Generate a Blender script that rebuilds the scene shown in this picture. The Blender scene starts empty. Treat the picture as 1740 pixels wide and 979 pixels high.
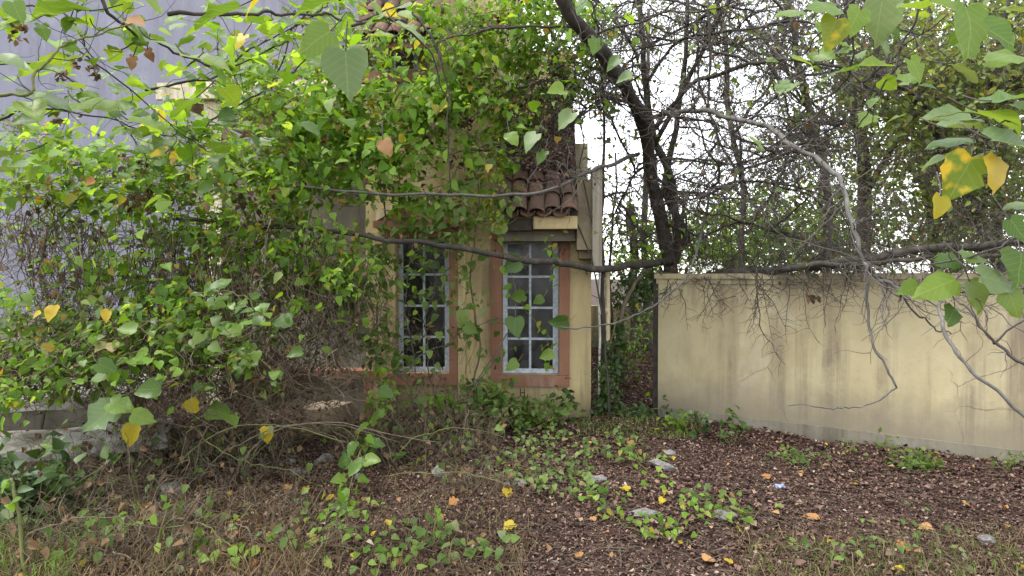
import bpy, math, random
import numpy as np
from mathutils import Vector, Matrix

RNG = np.random.default_rng(11)
random.seed(11)
scene = bpy.context.scene
R = math.radians

# ---------------------------------------------------------------- camera
F, CX, HY, EYE = 1037.0, 870.0, 470.0, 1.6       # focal length in photo pixels, picture centre, horizon row, eye height
cam_d = bpy.data.cameras.new('camera')
cam = bpy.data.objects.new('camera', cam_d)
scene.collection.objects.link(cam)
cam_d.sensor_width = 36.0
cam_d.lens = 36.0 * F / 1740.0
cam_d.clip_start, cam_d.clip_end = 0.05, 1000.0
cam.location = (0, 0, EYE)
cam.rotation_euler = (R(90) - math.atan((489.5 - HY) / F), 0, 0)
scene.camera = cam

# ---------------------------------------------------------------- world, sun, exposure
world = bpy.data.worlds.new('World')
scene.world = world
world.use_nodes = True
wn, wl = world.node_tree.nodes, world.node_tree.links
wn.clear()
sky = wn.new('ShaderNodeTexSky')
sky.sky_type = 'NISHITA'
sky.sun_disc = False
sky.sun_elevation = R(62)
sky.sun_rotation = R(-50)
sky.dust_density = 1.0
sky.ozone_density = 0.8
hsv = wn.new('ShaderNodeHueSaturation')
hsv.inputs['Saturation'].default_value = 0.16
bg = wn.new('ShaderNodeBackground')
bg.inputs['Strength'].default_value = 0.15
wout = wn.new('ShaderNodeOutputWorld')
wl.new(sky.outputs[0], hsv.inputs['Color'])
wl.new(hsv.outputs[0], bg.inputs['Color'])
wl.new(bg.outputs[0], wout.inputs['Surface'])

sun_d = bpy.data.lights.new('sun', 'SUN')
sun_d.energy = 1.0
sun_d.angle = R(20)
sun_d.color = (1.0, 0.96, 0.9)
sun = bpy.data.objects.new('sun', sun_d)
scene.collection.objects.link(sun)
_sdir = Vector((math.sin(R(-50)) * math.cos(R(62)), -math.cos(R(-50)) * math.cos(R(62)) * 0.6, math.sin(R(62))))
sun.rotation_euler = _sdir.to_track_quat('Z', 'Y').to_euler()

scene.view_settings.view_transform = 'Standard'
scene.view_settings.look = 'None'
scene.view_settings.gamma = 1.0
scene.view_settings.exposure = 2.0
scene.render.engine = 'CYCLES'
cy = scene.cycles
cy.max_bounces, cy.diffuse_bounces, cy.glossy_bounces, cy.transmission_bounces = 6, 4, 2, 4
cy.caustics_reflective = cy.caustics_refractive = False
cy.use_denoising = True

# ================================================================ helpers
def P(px, py, Y):
    """photo pixel + distance -> world point"""
    return np.array(((px - CX) / F * Y, Y, EYE - (py - HY) / F * Y))

def G(px, py, z=0.0):
    """photo pixel on the ground -> world point"""
    Y = F * (EYE - z) / (py - HY)
    return np.array(((px - CX) / F * Y, Y, z))

def unit(v):
    v = np.asarray(v, float)
    return v / np.maximum(np.linalg.norm(v, axis=-1, keepdims=True), 1e-9)

class Geo:
    def __init__(s):
        s.v, s.f, s.n = [], [], 0
    def add(s, v, f):
        s.v.append(np.asarray(v, float)); s.f.append(np.asarray(f, int) + s.n); s.n += len(v)
    def box(s, lo, hi):
        (a, b, c), (d, e, g) = lo, hi
        v = [(a,b,c),(d,b,c),(d,e,c),(a,e,c),(a,b,g),(d,b,g),(d,e,g),(a,e,g)]
        q = [(0,3,2,1),(4,5,6,7),(0,1,5,4),(1,2,6,5),(2,3,7,6),(3,0,4,7)]
        s.add(v, [t for (i,j,k,l) in q for t in ((i,j,k),(i,k,l))])
        return s
    def quad(s, a, b, c, d):
        s.add([a,b,c,d], [(0,1,2),(0,2,3)]); return s
    def tube(s, pts, rad, n=5):
        pts = np.asarray(pts, float); m = len(pts)
        rad = np.broadcast_to(np.asarray(rad, float), (m,))
        if m > 12 and n > 4:
            k = np.random.default_rng(m + int(abs(pts[0, 0]) * 977)).normal(size=m); k = (k + np.roll(k, 1)) * .5
            rad = rad * (1 + .10 * np.clip(k, -1.5, 2.2))
        t = np.gradient(pts, axis=0); t = unit(t)
        ref = np.array((0.31, 0.17, 0.93)) if abs(t[:, 2]).mean() < 0.8 else np.array((0.95, 0.2, 0.1))
        a = unit(np.cross(t, ref)); b = np.cross(t, a)
        th = np.arange(n) * 2 * math.pi / n
        ring = (np.cos(th)[None, :, None] * a[:, None, :] + np.sin(th)[None, :, None] * b[:, None, :]) * rad[:, None, None] + pts[:, None, :]
        i = np.arange(m - 1)[:, None] * n; j = np.arange(n)[None, :]; k = (j + 1) % n
        f = np.concatenate([np.stack([i + j, i + k, i + n + k], -1).reshape(-1, 3), np.stack([i + j, i + n + k, i + n + j], -1).reshape(-1, 3)])
        cap = [[0, x + 1, x] for x in range(1, n - 1)] + [[(m-1)*n, (m-1)*n + x, (m-1)*n + x + 1] for x in range(1, n - 1)]
        s.add(ring.reshape(-1, 3), np.concatenate([f, cap]))
        return s
    def mesh(s, name, smooth=False):
        v = np.concatenate(s.v); f = np.concatenate(s.f)
        me = bpy.data.meshes.new(name)
        me.vertices.add(len(v)); me.vertices.foreach_set('co', v.astype(np.float32).ravel())
        me.loops.add(len(f) * 3); me.loops.foreach_set('vertex_index', f.astype(np.int32).ravel())
        me.polygons.add(len(f))
        me.polygons.foreach_set('loop_start', np.arange(0, len(f) * 3, 3, dtype=np.int32))
        me.polygons.foreach_set('use_smooth', np.full(len(f), smooth, dtype=bool))
        me.update(calc_edges=True)
        return me

def link(name, data, mat=None, parent=None, loc=None):
    o = bpy.data.objects.new(name, data)
    scene.collection.objects.link(o)
    if mat is not None and data is not None and not data.materials:
        data.materials.append(mat)
    if parent is not None:
        o.parent = parent
    if loc is not None:
        o.location = loc
    return o

def tag(o, label=None, cat=None, group=None, kind=None):
    for k, v in (('label', label), ('category', cat), ('group', group), ('kind', kind)):
        if v: o[k] = v
    return o

def empty(name, loc=(0, 0, 0), rz=0.0):
    o = bpy.data.objects.new(name, None)
    scene.collection.objects.link(o)
    o.location = loc; o.rotation_euler = (0, 0, rz)
    o.empty_display_size = 0.1
    return o

def bevel(o, w=0.008):
    m = o.modifiers.new('edge', 'BEVEL'); m.width = w; m.segments = 2; m.limit_method = 'ANGLE'
    return o

def smooth_path(pts, n=12, amp=0.0, rng=RNG):
    """Catmull-Rom through the points, n samples per span, with a random wobble"""
    p = np.asarray(pts, float)
    if len(p) == 2:
        q = p[0] + (p[1] - p[0]) * np.linspace(0, 1, n + 1)[:, None]
    else:
        e = np.vstack([2 * p[0] - p[1], p, 2 * p[-1] - p[-2]]); out = []
        for i in range(1, len(e) - 2):
            t = np.linspace(0, 1, n, endpoint=False)[:, None]
            a, b, c, d = e[i-1], e[i], e[i+1], e[i+2]
            out.append(0.5 * ((2*b) + (-a + c)*t + (2*a - 5*b + 4*c - d)*t*t + (-a + 3*b - 3*c + d)*t**3))
        q = np.vstack(out + [p[-1:]])
    if amp:
        w = rng.normal(size=q.shape) * amp
        w = (w + np.roll(w, 1, 0) + np.roll(w, -1, 0)) / 2
        w[0] = w[-1] = 0
        q = q + w
    return q

def wander(start, d, length, m, curl, grav, rng=RNG):
    """a crooked twig: random walk from start along d"""
    d = unit(d); p = [np.asarray(start, float)]; st = length / m
    for _ in range(m):
        d = unit(d + rng.normal(size=3) * curl + np.array((0, 0, grav)))
        p.append(p[-1] + d * st)
    return np.array(p)

# ================================================================ materials
def new_mat(name):
    m = bpy.data.materials.new(name); m.use_nodes = True
    nt = m.node_tree; nt.nodes.clear()
    out = nt.nodes.new('ShaderNodeOutputMaterial')
    return m, nt, out

def N(nt, t, **kw):
    n = nt.nodes.new(t)
    for k, v in kw.items():
        if k.startswith('i_'): n.inputs[k[2:].replace('_', ' ')].default_value = v
        else: setattr(n, k, v)
    return n

def ramp(nt, stops, fac=None, interp='LINEAR'):
    r = nt.nodes.new('ShaderNodeValToRGB'); r.color_ramp.interpolation = interp
    e = r.color_ramp.elements
    while len(e) < len(stops): e.new(0.5)
    for x, (p, c) in zip(e, stops):
        x.position = p; x.color = tuple(c) + (1,) if len(c) == 3 else c
    if fac is not None: nt.links.new(fac, r.inputs['Fac'])
    return r

def noise(nt, scale, detail=4, rough=0.55, stretch=None, obj=False):
    tc = nt.nodes.new('ShaderNodeTexCoord') if obj else nt.nodes.new('ShaderNodeNewGeometry')
    src = tc.outputs['Object'] if obj else tc.outputs['Position']
    if stretch:
        mp = nt.nodes.new('ShaderNodeMapping'); mp.inputs['Scale'].default_value = stretch
        nt.links.new(src, mp.inputs['Vector']); src = mp.outputs[0]
    n = N(nt, 'ShaderNodeTexNoise'); n.inputs['Scale'].default_value = scale
    n.inputs['Detail'].default_value = detail; n.inputs['Roughness'].default_value = rough
    nt.links.new(src, n.inputs['Vector'])
    return n.outputs['Fac']

def mixc(nt, fac, a, b, mode='MIX'):
    m = nt.nodes.new('ShaderNodeMix'); m.data_type = 'RGBA'; m.blend_type = mode
    for s, v in ((m.inputs['Factor'], fac), (m.inputs['A'], a), (m.inputs['B'], b)):
        if hasattr(v, 'is_linked'): nt.links.new(v, s)
        elif isinstance(v, (int, float)): s.default_value = v
        else: s.default_value = tuple(v) + (1,)
    # RGBA sockets of the Mix node sit at fixed indexes
    return m.outputs['Result']

def mixrgb(nt, fac, a, b, mode='MIX'):
    m = nt.nodes.new('ShaderNodeMixRGB'); m.blend_type = mode
    for s, v in zip(m.inputs, (fac, a, b)):
        if isinstance(v, bpy.types.NodeSocket): nt.links.new(v, s)
        elif isinstance(v, (int, float)): s.default_value = v
        else: s.default_value = tuple(v) + (1,)
    return m.outputs[0]

def mth(nt, op, a, b=None):
    m = nt.nodes.new('ShaderNodeMath'); m.operation = op
    for s, v in zip(m.inputs, (a, b)):
        if v is None: continue
        if isinstance(v, bpy.types.NodeSocket): nt.links.new(v, s)
        else: s.default_value = v
    return m.outputs[0]

def bump(nt, h, strength=0.3, dist=0.01):
    b = nt.nodes.new('ShaderNodeBump'); b.inputs['Strength'].default_value = strength; b.inputs['Distance'].default_value = dist
    nt.links.new(h, b.inputs['Height']); return b.outputs[0]

def principled(nt, out, color, rough=0.8, spec=0.3, normal=None):
    p = nt.nodes.new('ShaderNodeBsdfPrincipled')
    if isinstance(color, bpy.types.NodeSocket): nt.links.new(color, p.inputs['Base Color'])
    else: p.inputs['Base Color'].default_value = tuple(color) + (1,)
    if isinstance(rough, bpy.types.NodeSocket): nt.links.new(rough, p.inputs['Roughness'])
    else: p.inputs['Roughness'].default_value = rough
    p.inputs['Specular IOR Level'].default_value = spec
    if normal is not None: nt.links.new(normal, p.inputs['Normal'])
    if out is not None: nt.links.new(p.outputs[0], out.inputs['Surface'])
    return p

def rand_value(nt):
    g = nt.nodes.new('ShaderNodeNewGeometry'); oi = nt.nodes.new('ShaderNodeObjectInfo')
    return mth(nt, 'FRACT', mth(nt, 'ADD', g.outputs['Random Per Island'], oi.outputs['Random']))

def leaf_mat(name, stops, trans=0.45, rough=0.45, spec=0.35, veins=False, tcol=1.6, turning=False, tint=0.55):
    m, nt, out = new_mat(name)
    rv = rand_value(nt)
    col = ramp(nt, stops, rv).outputs[0]
    big = noise(nt, 1.1, 2)
    col = mixrgb(nt, mth(nt, 'MULTIPLY', big, tint), col, mixrgb(nt, 1.0, col, (1.35, 1.12, 0.6), 'MULTIPLY'))
    if turning:
        col = mixrgb(nt, ramp(nt, [(0.52, (0, 0, 0)), (0.64, (1, 1, 1))], noise(nt, 11, 3)).outputs[0], col, (0.58, 0.42, 0.03))
    if veins:
        uv = nt.nodes.new('ShaderNodeUVMap'); uv.uv_map = 'leaf'
        sx = nt.nodes.new('ShaderNodeSeparateXYZ'); nt.links.new(uv.outputs[0], sx.inputs[0])
        ax = mth(nt, 'ABSOLUTE', mth(nt, 'SUBTRACT', sx.outputs[0], 0.5))
        mid = mth(nt, 'LESS_THAN', ax, 0.012)
        side = mth(nt, 'LESS_THAN', mth(nt, 'ABSOLUTE', mth(nt, 'SUBTRACT', mth(nt, 'FRACT', mth(nt, 'MULTIPLY', mth(nt, 'SUBTRACT', sx.outputs[1], mth(nt, 'MULTIPLY', ax, 0.9)), 6.0)), 0.5)), 0.06)
        v = mth(nt, 'MULTIPLY', mth(nt, 'MAXIMUM', mid, mth(nt, 'MULTIPLY', side, 0.6)), 0.55)
        col = mixrgb(nt, v, col, mixrgb(nt, 0.6, col, (0.32, 0.38, 0.14)))
        blotch = ramp(nt, [(0.60, (0, 0, 0)), (0.75, (1, 1, 1))], noise(nt, 28, 5)).outputs[0]
        col = mixrgb(nt, mth(nt, 'MULTIPLY', blotch, 0.35), col, (0.16, 0.10, 0.03))
    p = principled(nt, None, col, rough, spec)
    t = nt.nodes.new('ShaderNodeBsdfTranslucent')
    nt.links.new(mixrgb(nt, 1.0, col, (tcol * 1.15, tcol, tcol * 0.45), 'MULTIPLY'), t.inputs['Color'])
    mx = nt.nodes.new('ShaderNodeMixShader'); mx.inputs[0].default_value = trans
    nt.links.new(p.outputs[0], mx.inputs[1]); nt.links.new(t.outputs[0], mx.inputs[2])
    nt.links.new(mx.outputs[0], out.inputs['Surface'])
    return m

M = {}
M['leaf_bright'] = leaf_mat('leaf_bright', [(0, (0.065, 0.15, 0.018)), (0.3, (0.135, 0.275, 0.026)), (0.7, (0.19, 0.35, 0.045)), (0.93, (0.26, 0.40, 0.085)), (0.97, (0.34, 0.30, 0.05)), (1, (0.28, 0.17, 0.05))], trans=0.55, tint=0.3)
M['leaf_mid'] = leaf_mat('leaf_mid', [(0, (0.055, 0.105, 0.024)), (0.5, (0.105, 0.185, 0.042)), (0.9, (0.165, 0.26, 0.065)), (0.96, (0.20, 0.27, 0.14)), (1, (0.25, 0.18, 0.05))], trans=0.45, tint=0.35)
M['leaf_dark'] = leaf_mat('leaf_dark', [(0, (0.022, 0.05, 0.014)), (0.6, (0.04, 0.085, 0.022)), (1, (0.07, 0.12, 0.03))], trans=0.25, rough=0.4)
M['leaf_olive'] = leaf_mat('leaf_olive', [(0, (0.09, 0.125, 0.045)), (0.5, (0.16, 0.225, 0.07)), (0.8, (0.22, 0.30, 0.09)), (1, (0.15, 0.10, 0.05))], trans=0.42, rough=0.6)
M['leaf_big'] = leaf_mat('leaf_big', [(0, (0.055, 0.125, 0.028)), (0.5, (0.095, 0.19, 0.035)), (1, (0.15, 0.255, 0.04))], veins=True, rough=0.38, spec=0.45)
M['leaf_pale'] = leaf_mat('leaf_pale', [(0, (0.10, 0.17, 0.08)), (1, (0.15, 0.23, 0.11))], veins=True, trans=0.3, rough=0.5)
M['leaf_yellow'] = leaf_mat('leaf_yellow', [(0, (0.50, 0.40, 0.03)), (0.6, (0.58, 0.45, 0.03)), (1, (0.46, 0.30, 0.04))], veins=True, trans=0.4, tcol=1.1, tint=0.1)
M['leaf_yellowgreen'] = leaf_mat('leaf_yellowgreen', [(0, (0.22, 0.28, 0.03)), (1, (0.36, 0.33, 0.03))], veins=True, trans=0.45, tcol=1.3)
M['leaf_turning'] = leaf_mat('leaf_turning', [(0, (0.13, 0.21, 0.03)), (1, (0.19, 0.25, 0.03))], veins=True, trans=0.45, turning=True)
M['leaf_orange'] = leaf_mat('leaf_orange', [(0, (0.34, 0.17, 0.06)), (0.5, (0.40, 0.24, 0.11)), (1, (0.28, 0.14, 0.06))], trans=0.2, tcol=1.2, rough=0.7)
M['leaf_tan'] = leaf_mat('leaf_tan', [(0, (0.20, 0.12, 0.07)), (0.6, (0.30, 0.19, 0.11)), (1, (0.38, 0.28, 0.17))], trans=0.15, rough=0.75, spec=0.2, tcol=1.1)
M['leaf_dead'] = leaf_mat('leaf_dead', [(0, (0.055, 0.036, 0.026)), (0.5, (0.115, 0.076, 0.05)), (1, (0.23, 0.15, 0.085))], trans=0.2, rough=0.8, spec=0.2, tcol=1.2, tint=0.1)
M['litter'] = leaf_mat('litter', [(0, (0.024, 0.014, 0.012)), (0.3, (0.068, 0.036, 0.030)), (0.6, (0.125, 0.069, 0.057)), (0.85, (0.20, 0.123, 0.098)), (0.95, (0.31, 0.225, 0.175)), (0.98, (0.36, 0.22, 0.12)), (1, (0.48, 0.42, 0.36))], trans=0.05, rough=0.75, spec=0.3, tint=0.0)
M['dry_grass'] = leaf_mat('dry_grass', [(0, (0.07, 0.048, 0.033)), (0.5, (0.14, 0.10, 0.065)), (0.85, (0.24, 0.185, 0.115)), (1, (0.13, 0.15, 0.05))], trans=0.2, rough=0.7, tcol=1.2)
M['green_grass'] = leaf_mat('green_grass', [(0, (0.06, 0.13, 0.02)), (1, (0.14, 0.24, 0.04))], trans=0.3)

def bark(name, a, b, c, scale=14):
    m, nt, out = new_mat(name)
    n1 = noise(nt, scale, 6, 0.65, (1, 1, 0.4)); n2 = noise(nt, 3, 3)
    col = ramp(nt, [(0.3, a), (0.55, b), (0.75, c)], n1).outputs[0]
    col = mixrgb(nt, mth(nt, 'MULTIPLY', n2, 0.5), col, (0.055, 0.06, 0.04))
    principled(nt, out, col, 0.85, 0.25, bump(nt, n1, 0.6, 0.01))
    return m
M['bark_dark'] = bark('bark_dark', (0.03, 0.024, 0.022), (0.066, 0.054, 0.048), (0.135, 0.115, 0.105))
M['bark_grey'] = bark('bark_grey', (0.075, 0.068, 0.065), (0.145, 0.135, 0.13), (0.245, 0.235, 0.225))
M['bark_brown'] = bark('bark_brown', (0.075, 0.062, 0.058), (0.145, 0.122, 0.115), (0.235, 0.205, 0.19))
M['stem_dry'] = bark('stem_dry', (0.09, 0.068, 0.05), (0.175, 0.135, 0.095), (0.29, 0.23, 0.16))
M['stem_green'] = bark('stem_green', (0.11, 0.13, 0.04), (0.18, 0.19, 0.06), (0.27, 0.26, 0.10))

def plaster(name, a, b, stain, foot=None, stain_amt=0.75, top=None, crack=False):
    """painted render with vertical run-off stains, blotches and a damp foot"""
    m, nt, out = new_mat(name)
    n1 = noise(nt, 2.2, 6, 0.6); n2 = noise(nt, 30, 5, 0.6)
    col = ramp(nt, [(0.3, a), (0.7, b)], n1).outputs[0]
    runs = ramp(nt, [(0.49, (0, 0, 0)), (0.61, (1, 1, 1))], noise(nt, 3.3, 5, 0.68, (1, 1, 0.05))).outputs[0]
    broad = ramp(nt, [(0.46, (0, 0, 0)), (0.62, (1, 1, 1))], noise(nt, 1.6, 5, 0.65, (1, 1, 0.22))).outputs[0]
    col = mixrgb(nt, mth(nt, 'MULTIPLY', broad, stain_amt * .42), col, stain)
    brk = ramp(nt, [(0.35, (0, 0, 0)), (0.57, (1, 1, 1))], noise(nt, 1.25, 7, 0.75, (1, 1, 0.75))).outputs[0]
    pale = ramp(nt, [(0.55, (0, 0, 0)), (0.72, (1, 1, 1))], noise(nt, 1.9, 6, 0.7, (1.3, 1.3, 0.8))).outputs[0]
    col = mixrgb(nt, mth(nt, 'MULTIPLY', pale, 0.35), col, mixrgb(nt, 0.6, b, (0.62, 0.62, 0.56)))
    col = mixrgb(nt, mth(nt, 'MULTIPLY', mth(nt, 'MULTIPLY', runs, brk), stain_amt), col, stain)
    fine = ramp(nt, [(0.55, (0, 0, 0)), (0.8, (1, 1, 1))], n2).outputs[0]
    col = mixrgb(nt, mth(nt, 'MULTIPLY', fine, 0.25), col, stain)
    if foot:
        g = nt.nodes.new('ShaderNodeNewGeometry'); sx = nt.nodes.new('ShaderNodeSeparateXYZ'); nt.links.new(g.outputs['Position'], sx.inputs[0])
        h = mth(nt, 'ADD', sx.outputs[2], mth(nt, 'MULTIPLY', mth(nt, 'SUBTRACT', noise(nt, 5, 6, 0.65), 0.5), foot[1] * 1.6))
        f = ramp(nt, [(0.0, (1, 1, 1)), (foot[1], (0.75, 0.75, 0.75)), (min(foot[1] * 2.3, 1), (0, 0, 0))], h).outputs[0]
        col = mixrgb(nt, f, col, foot[0])
    if top:
        g = nt.nodes.new('ShaderNodeNewGeometry'); sx = nt.nodes.new('ShaderNodeSeparateXYZ'); nt.links.new(g.outputs['Position'], sx.inputs[0])
        h = mth(nt, 'ADD', sx.outputs[2], mth(nt, 'MULTIPLY', mth(nt, 'SUBTRACT', noise(nt, 3.2, 7, 0.75, (1, 1, .25)), 0.5), 1.3))
        f = mth(nt, 'MULTIPLY', mth(nt, 'MINIMUM', mth(nt, 'MAXIMUM', mth(nt, 'MULTIPLY', mth(nt, 'SUBTRACT', h, top), 2.6), 0.0), 1.0), 0.6)
        col = mixrgb(nt, f, col, (0.15, 0.12, 0.085))
    if crack:
        vo = N(nt, 'ShaderNodeTexVoronoi', feature='DISTANCE_TO_EDGE'); vo.inputs['Scale'].default_value = 1.3
        ge = nt.nodes.new('ShaderNodeNewGeometry'); wv = nt.nodes.new('ShaderNodeVectorMath'); wv.operation = 'ADD'
        nv = N(nt, 'ShaderNodeTexNoise'); nv.inputs['Scale'].default_value = 4.0; nv.inputs['Detail'].default_value = 6
        sc = nt.nodes.new('ShaderNodeVectorMath'); sc.operation = 'SCALE'; sc.inputs['Scale'].default_value = 0.35
        nt.links.new(nv.outputs['Color'], sc.inputs[0]); nt.links.new(ge.outputs['Position'], wv.inputs[0]); nt.links.new(sc.outputs[0], wv.inputs[1]); nt.links.new(wv.outputs[0], vo.inputs['Vector'])
        ck = mth(nt, 'MULTIPLY', mth(nt, 'LESS_THAN', vo.outputs['Distance'], 0.006), ramp(nt, [(0.52, (0, 0, 0)), (0.6, (1, 1, 1))], noise(nt, 0.9, 3)).outputs[0])
        col = mixrgb(nt, mth(nt, 'MULTIPLY', ck, 0.6), col, (0.10, 0.08, 0.06))
    principled(nt, out, col, 0.85, 0.25, bump(nt, n2, 0.35, 0.006))
    return m
M['wall_yellow'] = plaster('wall_yellow', (0.42, 0.355, 0.205), (0.51, 0.445, 0.28), (0.19, 0.15, 0.105), ((0.22, 0.19, 0.14), 0.24), 0.8, 1.45, True)
M['house_yellow'] = plaster('house_yellow', (0.46, 0.365, 0.18), (0.54, 0.445, 0.245), (0.22, 0.165, 0.10), ((0.28, 0.23, 0.14), 0.15), 0.9)
M['plinth_grey'] = plaster('plinth_grey', (0.16, 0.145, 0.115), (0.27, 0.245, 0.19), (0.10, 0.09, 0.065))
M['cream'] = plaster('cream', (0.62, 0.55, 0.40), (0.74, 0.67, 0.50), (0.22, 0.18, 0.11), None, 0.8)
M['fin_white'] = plaster('fin_white', (0.30, 0.275, 0.215), (0.45, 0.415, 0.335), (0.15, 0.12, 0.08), None, 1.0)
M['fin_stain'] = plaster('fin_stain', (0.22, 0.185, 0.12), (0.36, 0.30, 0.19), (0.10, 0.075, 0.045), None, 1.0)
M['terracotta'] = plaster('terracotta', (0.225, 0.108, 0.066), (0.30, 0.15, 0.095), (0.12, 0.07, 0.05), None, 0.6)
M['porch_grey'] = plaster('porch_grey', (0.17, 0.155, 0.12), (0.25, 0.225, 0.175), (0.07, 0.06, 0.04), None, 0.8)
M['concrete'] = plaster('concrete', (0.30, 0.285, 0.26), (0.50, 0.47, 0.43), (0.12, 0.105, 0.08), None, 0.9)
M['ledge_white'] = plaster('ledge_white', (0.26, 0.24, 0.21), (0.56, 0.54, 0.50), (0.10, 0.085, 0.06), None, 1.0)
M['block_tan'] = plaster('block_tan', (0.32, 0.24, 0.16), (0.46, 0.355, 0.25), (0.12, 0.085, 0.05), None, 0.7)
M['neighbour'] = plaster('neighbour', (0.225, 0.23, 0.29), (0.265, 0.27, 0.335), (0.16, 0.16, 0.20), None, 0.6)

def simple(name, a, b, scale=12, rough=0.7, spec=0.3, bmp=0.3):
    m, nt, out = new_mat(name)
    n1 = noise(nt, scale, 6, 0.6)
    principled(nt, out, ramp(nt, [(0.35, a), (0.68, b)], n1).outputs[0], rough, spec, bump(nt, n1, bmp, 0.008))
    return m
M['sash_paint'] = simple('sash_paint', (0.30, 0.34, 0.40), (0.56, 0.61, 0.68), 25)
M['room_dark'] = simple('room_dark', (0.035, 0.03, 0.025), (0.06, 0.05, 0.04), 4)  # interior darkness put into the colour so the panes look dark
M['pipe_white'] = simple('pipe_white', (0.45, 0.43, 0.38), (0.66, 0.64, 0.58), 8)
M['pipe_cream'] = simple('pipe_cream', (0.45, 0.37, 0.22), (0.60, 0.51, 0.33), 8)
M['pole_dark'] = simple('pole_dark', (0.035, 0.027, 0.022), (0.07, 0.055, 0.045), 15)
M['stone'] = simple('stone', (0.11, 0.10, 0.095), (0.27, 0.26, 0.255), 26, 0.9)
M['plastic_blue'] = simple('plastic_blue', (0.16, 0.24, 0.46), (0.42, 0.50, 0.66), 25, 0.4, 0.5)

m, nt, out = new_mat('roof_tile')
rv = rand_value(nt)
c = ramp(nt, [(0, (0.12, 0.065, 0.052)), (0.5, (0.20, 0.105, 0.08)), (1, (0.30, 0.155, 0.11))], rv).outputs[0]
n1 = noise(nt, 16, 6, 0.65)
c = mixrgb(nt, ramp(nt, [(0.38, (0, 0, 0)), (0.58, (0.9, 0.9, 0.9))], n1).outputs[0], c, (0.105, 0.088, 0.065))
principled(nt, out, c, 0.85, 0.2, bump(nt, n1, 0.4, 0.008))
M['roof_tile'] = m

m, nt, out = new_mat('window_glass')
n1 = noise(nt, 7, 5, 0.6, (1, 1, 0.6))
c = ramp(nt, [(0.40, (0.008, 0.008, 0.009)), (0.72, (0.085, 0.085, 0.09))], n1).outputs[0]
r = ramp(nt, [(0.3, (0.08, 0.08, 0.08)), (0.7, (0.4, 0.4, 0.4))], noise(nt, 9, 5)).outputs[0]
p = principled(nt, None, c, r, 0.6)
tr = nt.nodes.new('ShaderNodeBsdfTransparent'); mx = nt.nodes.new('ShaderNodeMixShader'); mx.inputs[0].default_value = 0.3
nt.links.new(p.outputs[0], mx.inputs[1]); nt.links.new(tr.outputs[0], mx.inputs[2]); nt.links.new(mx.outputs[0], out.inputs['Surface'])
M['window_glass'] = m

m, nt, out = new_mat('soil')
n1 = noise(nt, 9, 8, 0.7); n2 = noise(nt, 1.3, 4)
c = ramp(nt, [(0.3, (0.028, 0.017, 0.013)), (0.55, (0.062, 0.038, 0.029)), (0.75, (0.11, 0.07, 0.052))], n1).outputs[0]
c = mixrgb(nt, mth(nt, 'MULTIPLY', n2, 0.4), c, (0.05, 0.04, 0.028))
principled(nt, out, c, 0.95, 0.15, bump(nt, n1, 0.8, 0.03))
M['soil'] = m

# ================================================================ ground
def ground_z(x, y):
    x = np.asarray(x, float); y = np.asarray(y, float)
    z = 0.022 * np.sin(1.7 * x + 0.6) * np.cos(1.3 * y) + 0.016 * np.sin(3.9 * x - 2.2 * y) + 0.010 * np.sin(8.3 * x + 1.0) * np.sin(7.1 * y)
    z = z + 0.10 * np.exp(-(((x - 1.25) / 0.55) ** 2 + ((y - 6.35) / 0.45) ** 2))
    z = z + 0.07 * np.exp(-(((x + 0.3) / 1.2) ** 2 + ((y - 6.2) / 0.5) ** 2))
    return z

def axis(lo, hi, step, far):
    a = np.arange(lo, hi + 1e-6, step); o = []; d = step * 2; x = hi
    while x < far: x += d; d *= 1.45; o.append(x)
    l = []; d = step * 2; x = lo
    while x > -far: x -= d; d *= 1.45; l.append(x)
    return np.array(l[::-1] + list(a) + o)
gx, gy = axis(-7, 8, 0.1, 320), axis(1, 13, 0.1, 320)
X, Y = np.meshgrid(gx, gy)
g = Geo(); nx = len(gx)
i = (np.arange(len(gy) - 1)[:, None] * nx + np.arange(nx - 1)[None, :]).ravel()
g.add(np.stack([X, Y, ground_z(X, Y)], -1).reshape(-1, 3), np.concatenate([np.stack([i, i + 1, i + nx + 1], -1), np.stack([i, i + nx + 1, i + nx], -1)]))
ground = tag(link('ground', g.mesh('ground', True), M['soil']), kind='structure')

# ================================================================ house
HOX, HOYAW = (0.87, 6.70), R(-4)
house = empty('house', (HOX[0], HOX[1], 0), HOYAW)
tag(house, 'overgrown yellow plastered house with terracotta window surrounds and a small tiled canopy roof', 'house')
ca, sa = math.cos(HOYAW), math.sin(HOYAW)
def upx(px, v=0.0):
    """photo column -> house coordinate along the front at depth v"""
    k = (px - CX) / F
    # X = hx + u ca - v sa ; Y = hy + u sa + v ca
    return (k * (HOX[1] + v * ca) - HOX[0] + v * sa) / (ca - k * sa)
def zpx(px, py, v=0.0):
    u = upx(px, v); Yw = HOX[1] + u * sa + v * ca
    return EYE - (py - HY) / F * Yw
def hbox(name, mat, px0, px1, py0, py1, v0, v1, parent=house, bev=0.006, u=None, z=None):
    """box given by its photo columns and rows at the depth of its front face v0"""
    u0, u1 = u if u else (upx(px0, v0), upx(px1, v0))
    z1, z0 = z if z else (zpx((px0 + px1) / 2, py0, v0), zpx((px0 + px1) / 2, py1, v0))
    if z and z[0] > z[1]: z0, z1 = z[1], z[0]
    o = link(name, Geo().box((u0, v0, z0), (u1, v1, z1)).mesh(name), M[mat], parent)
    if bev: bevel(o, bev)
    return o

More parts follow.
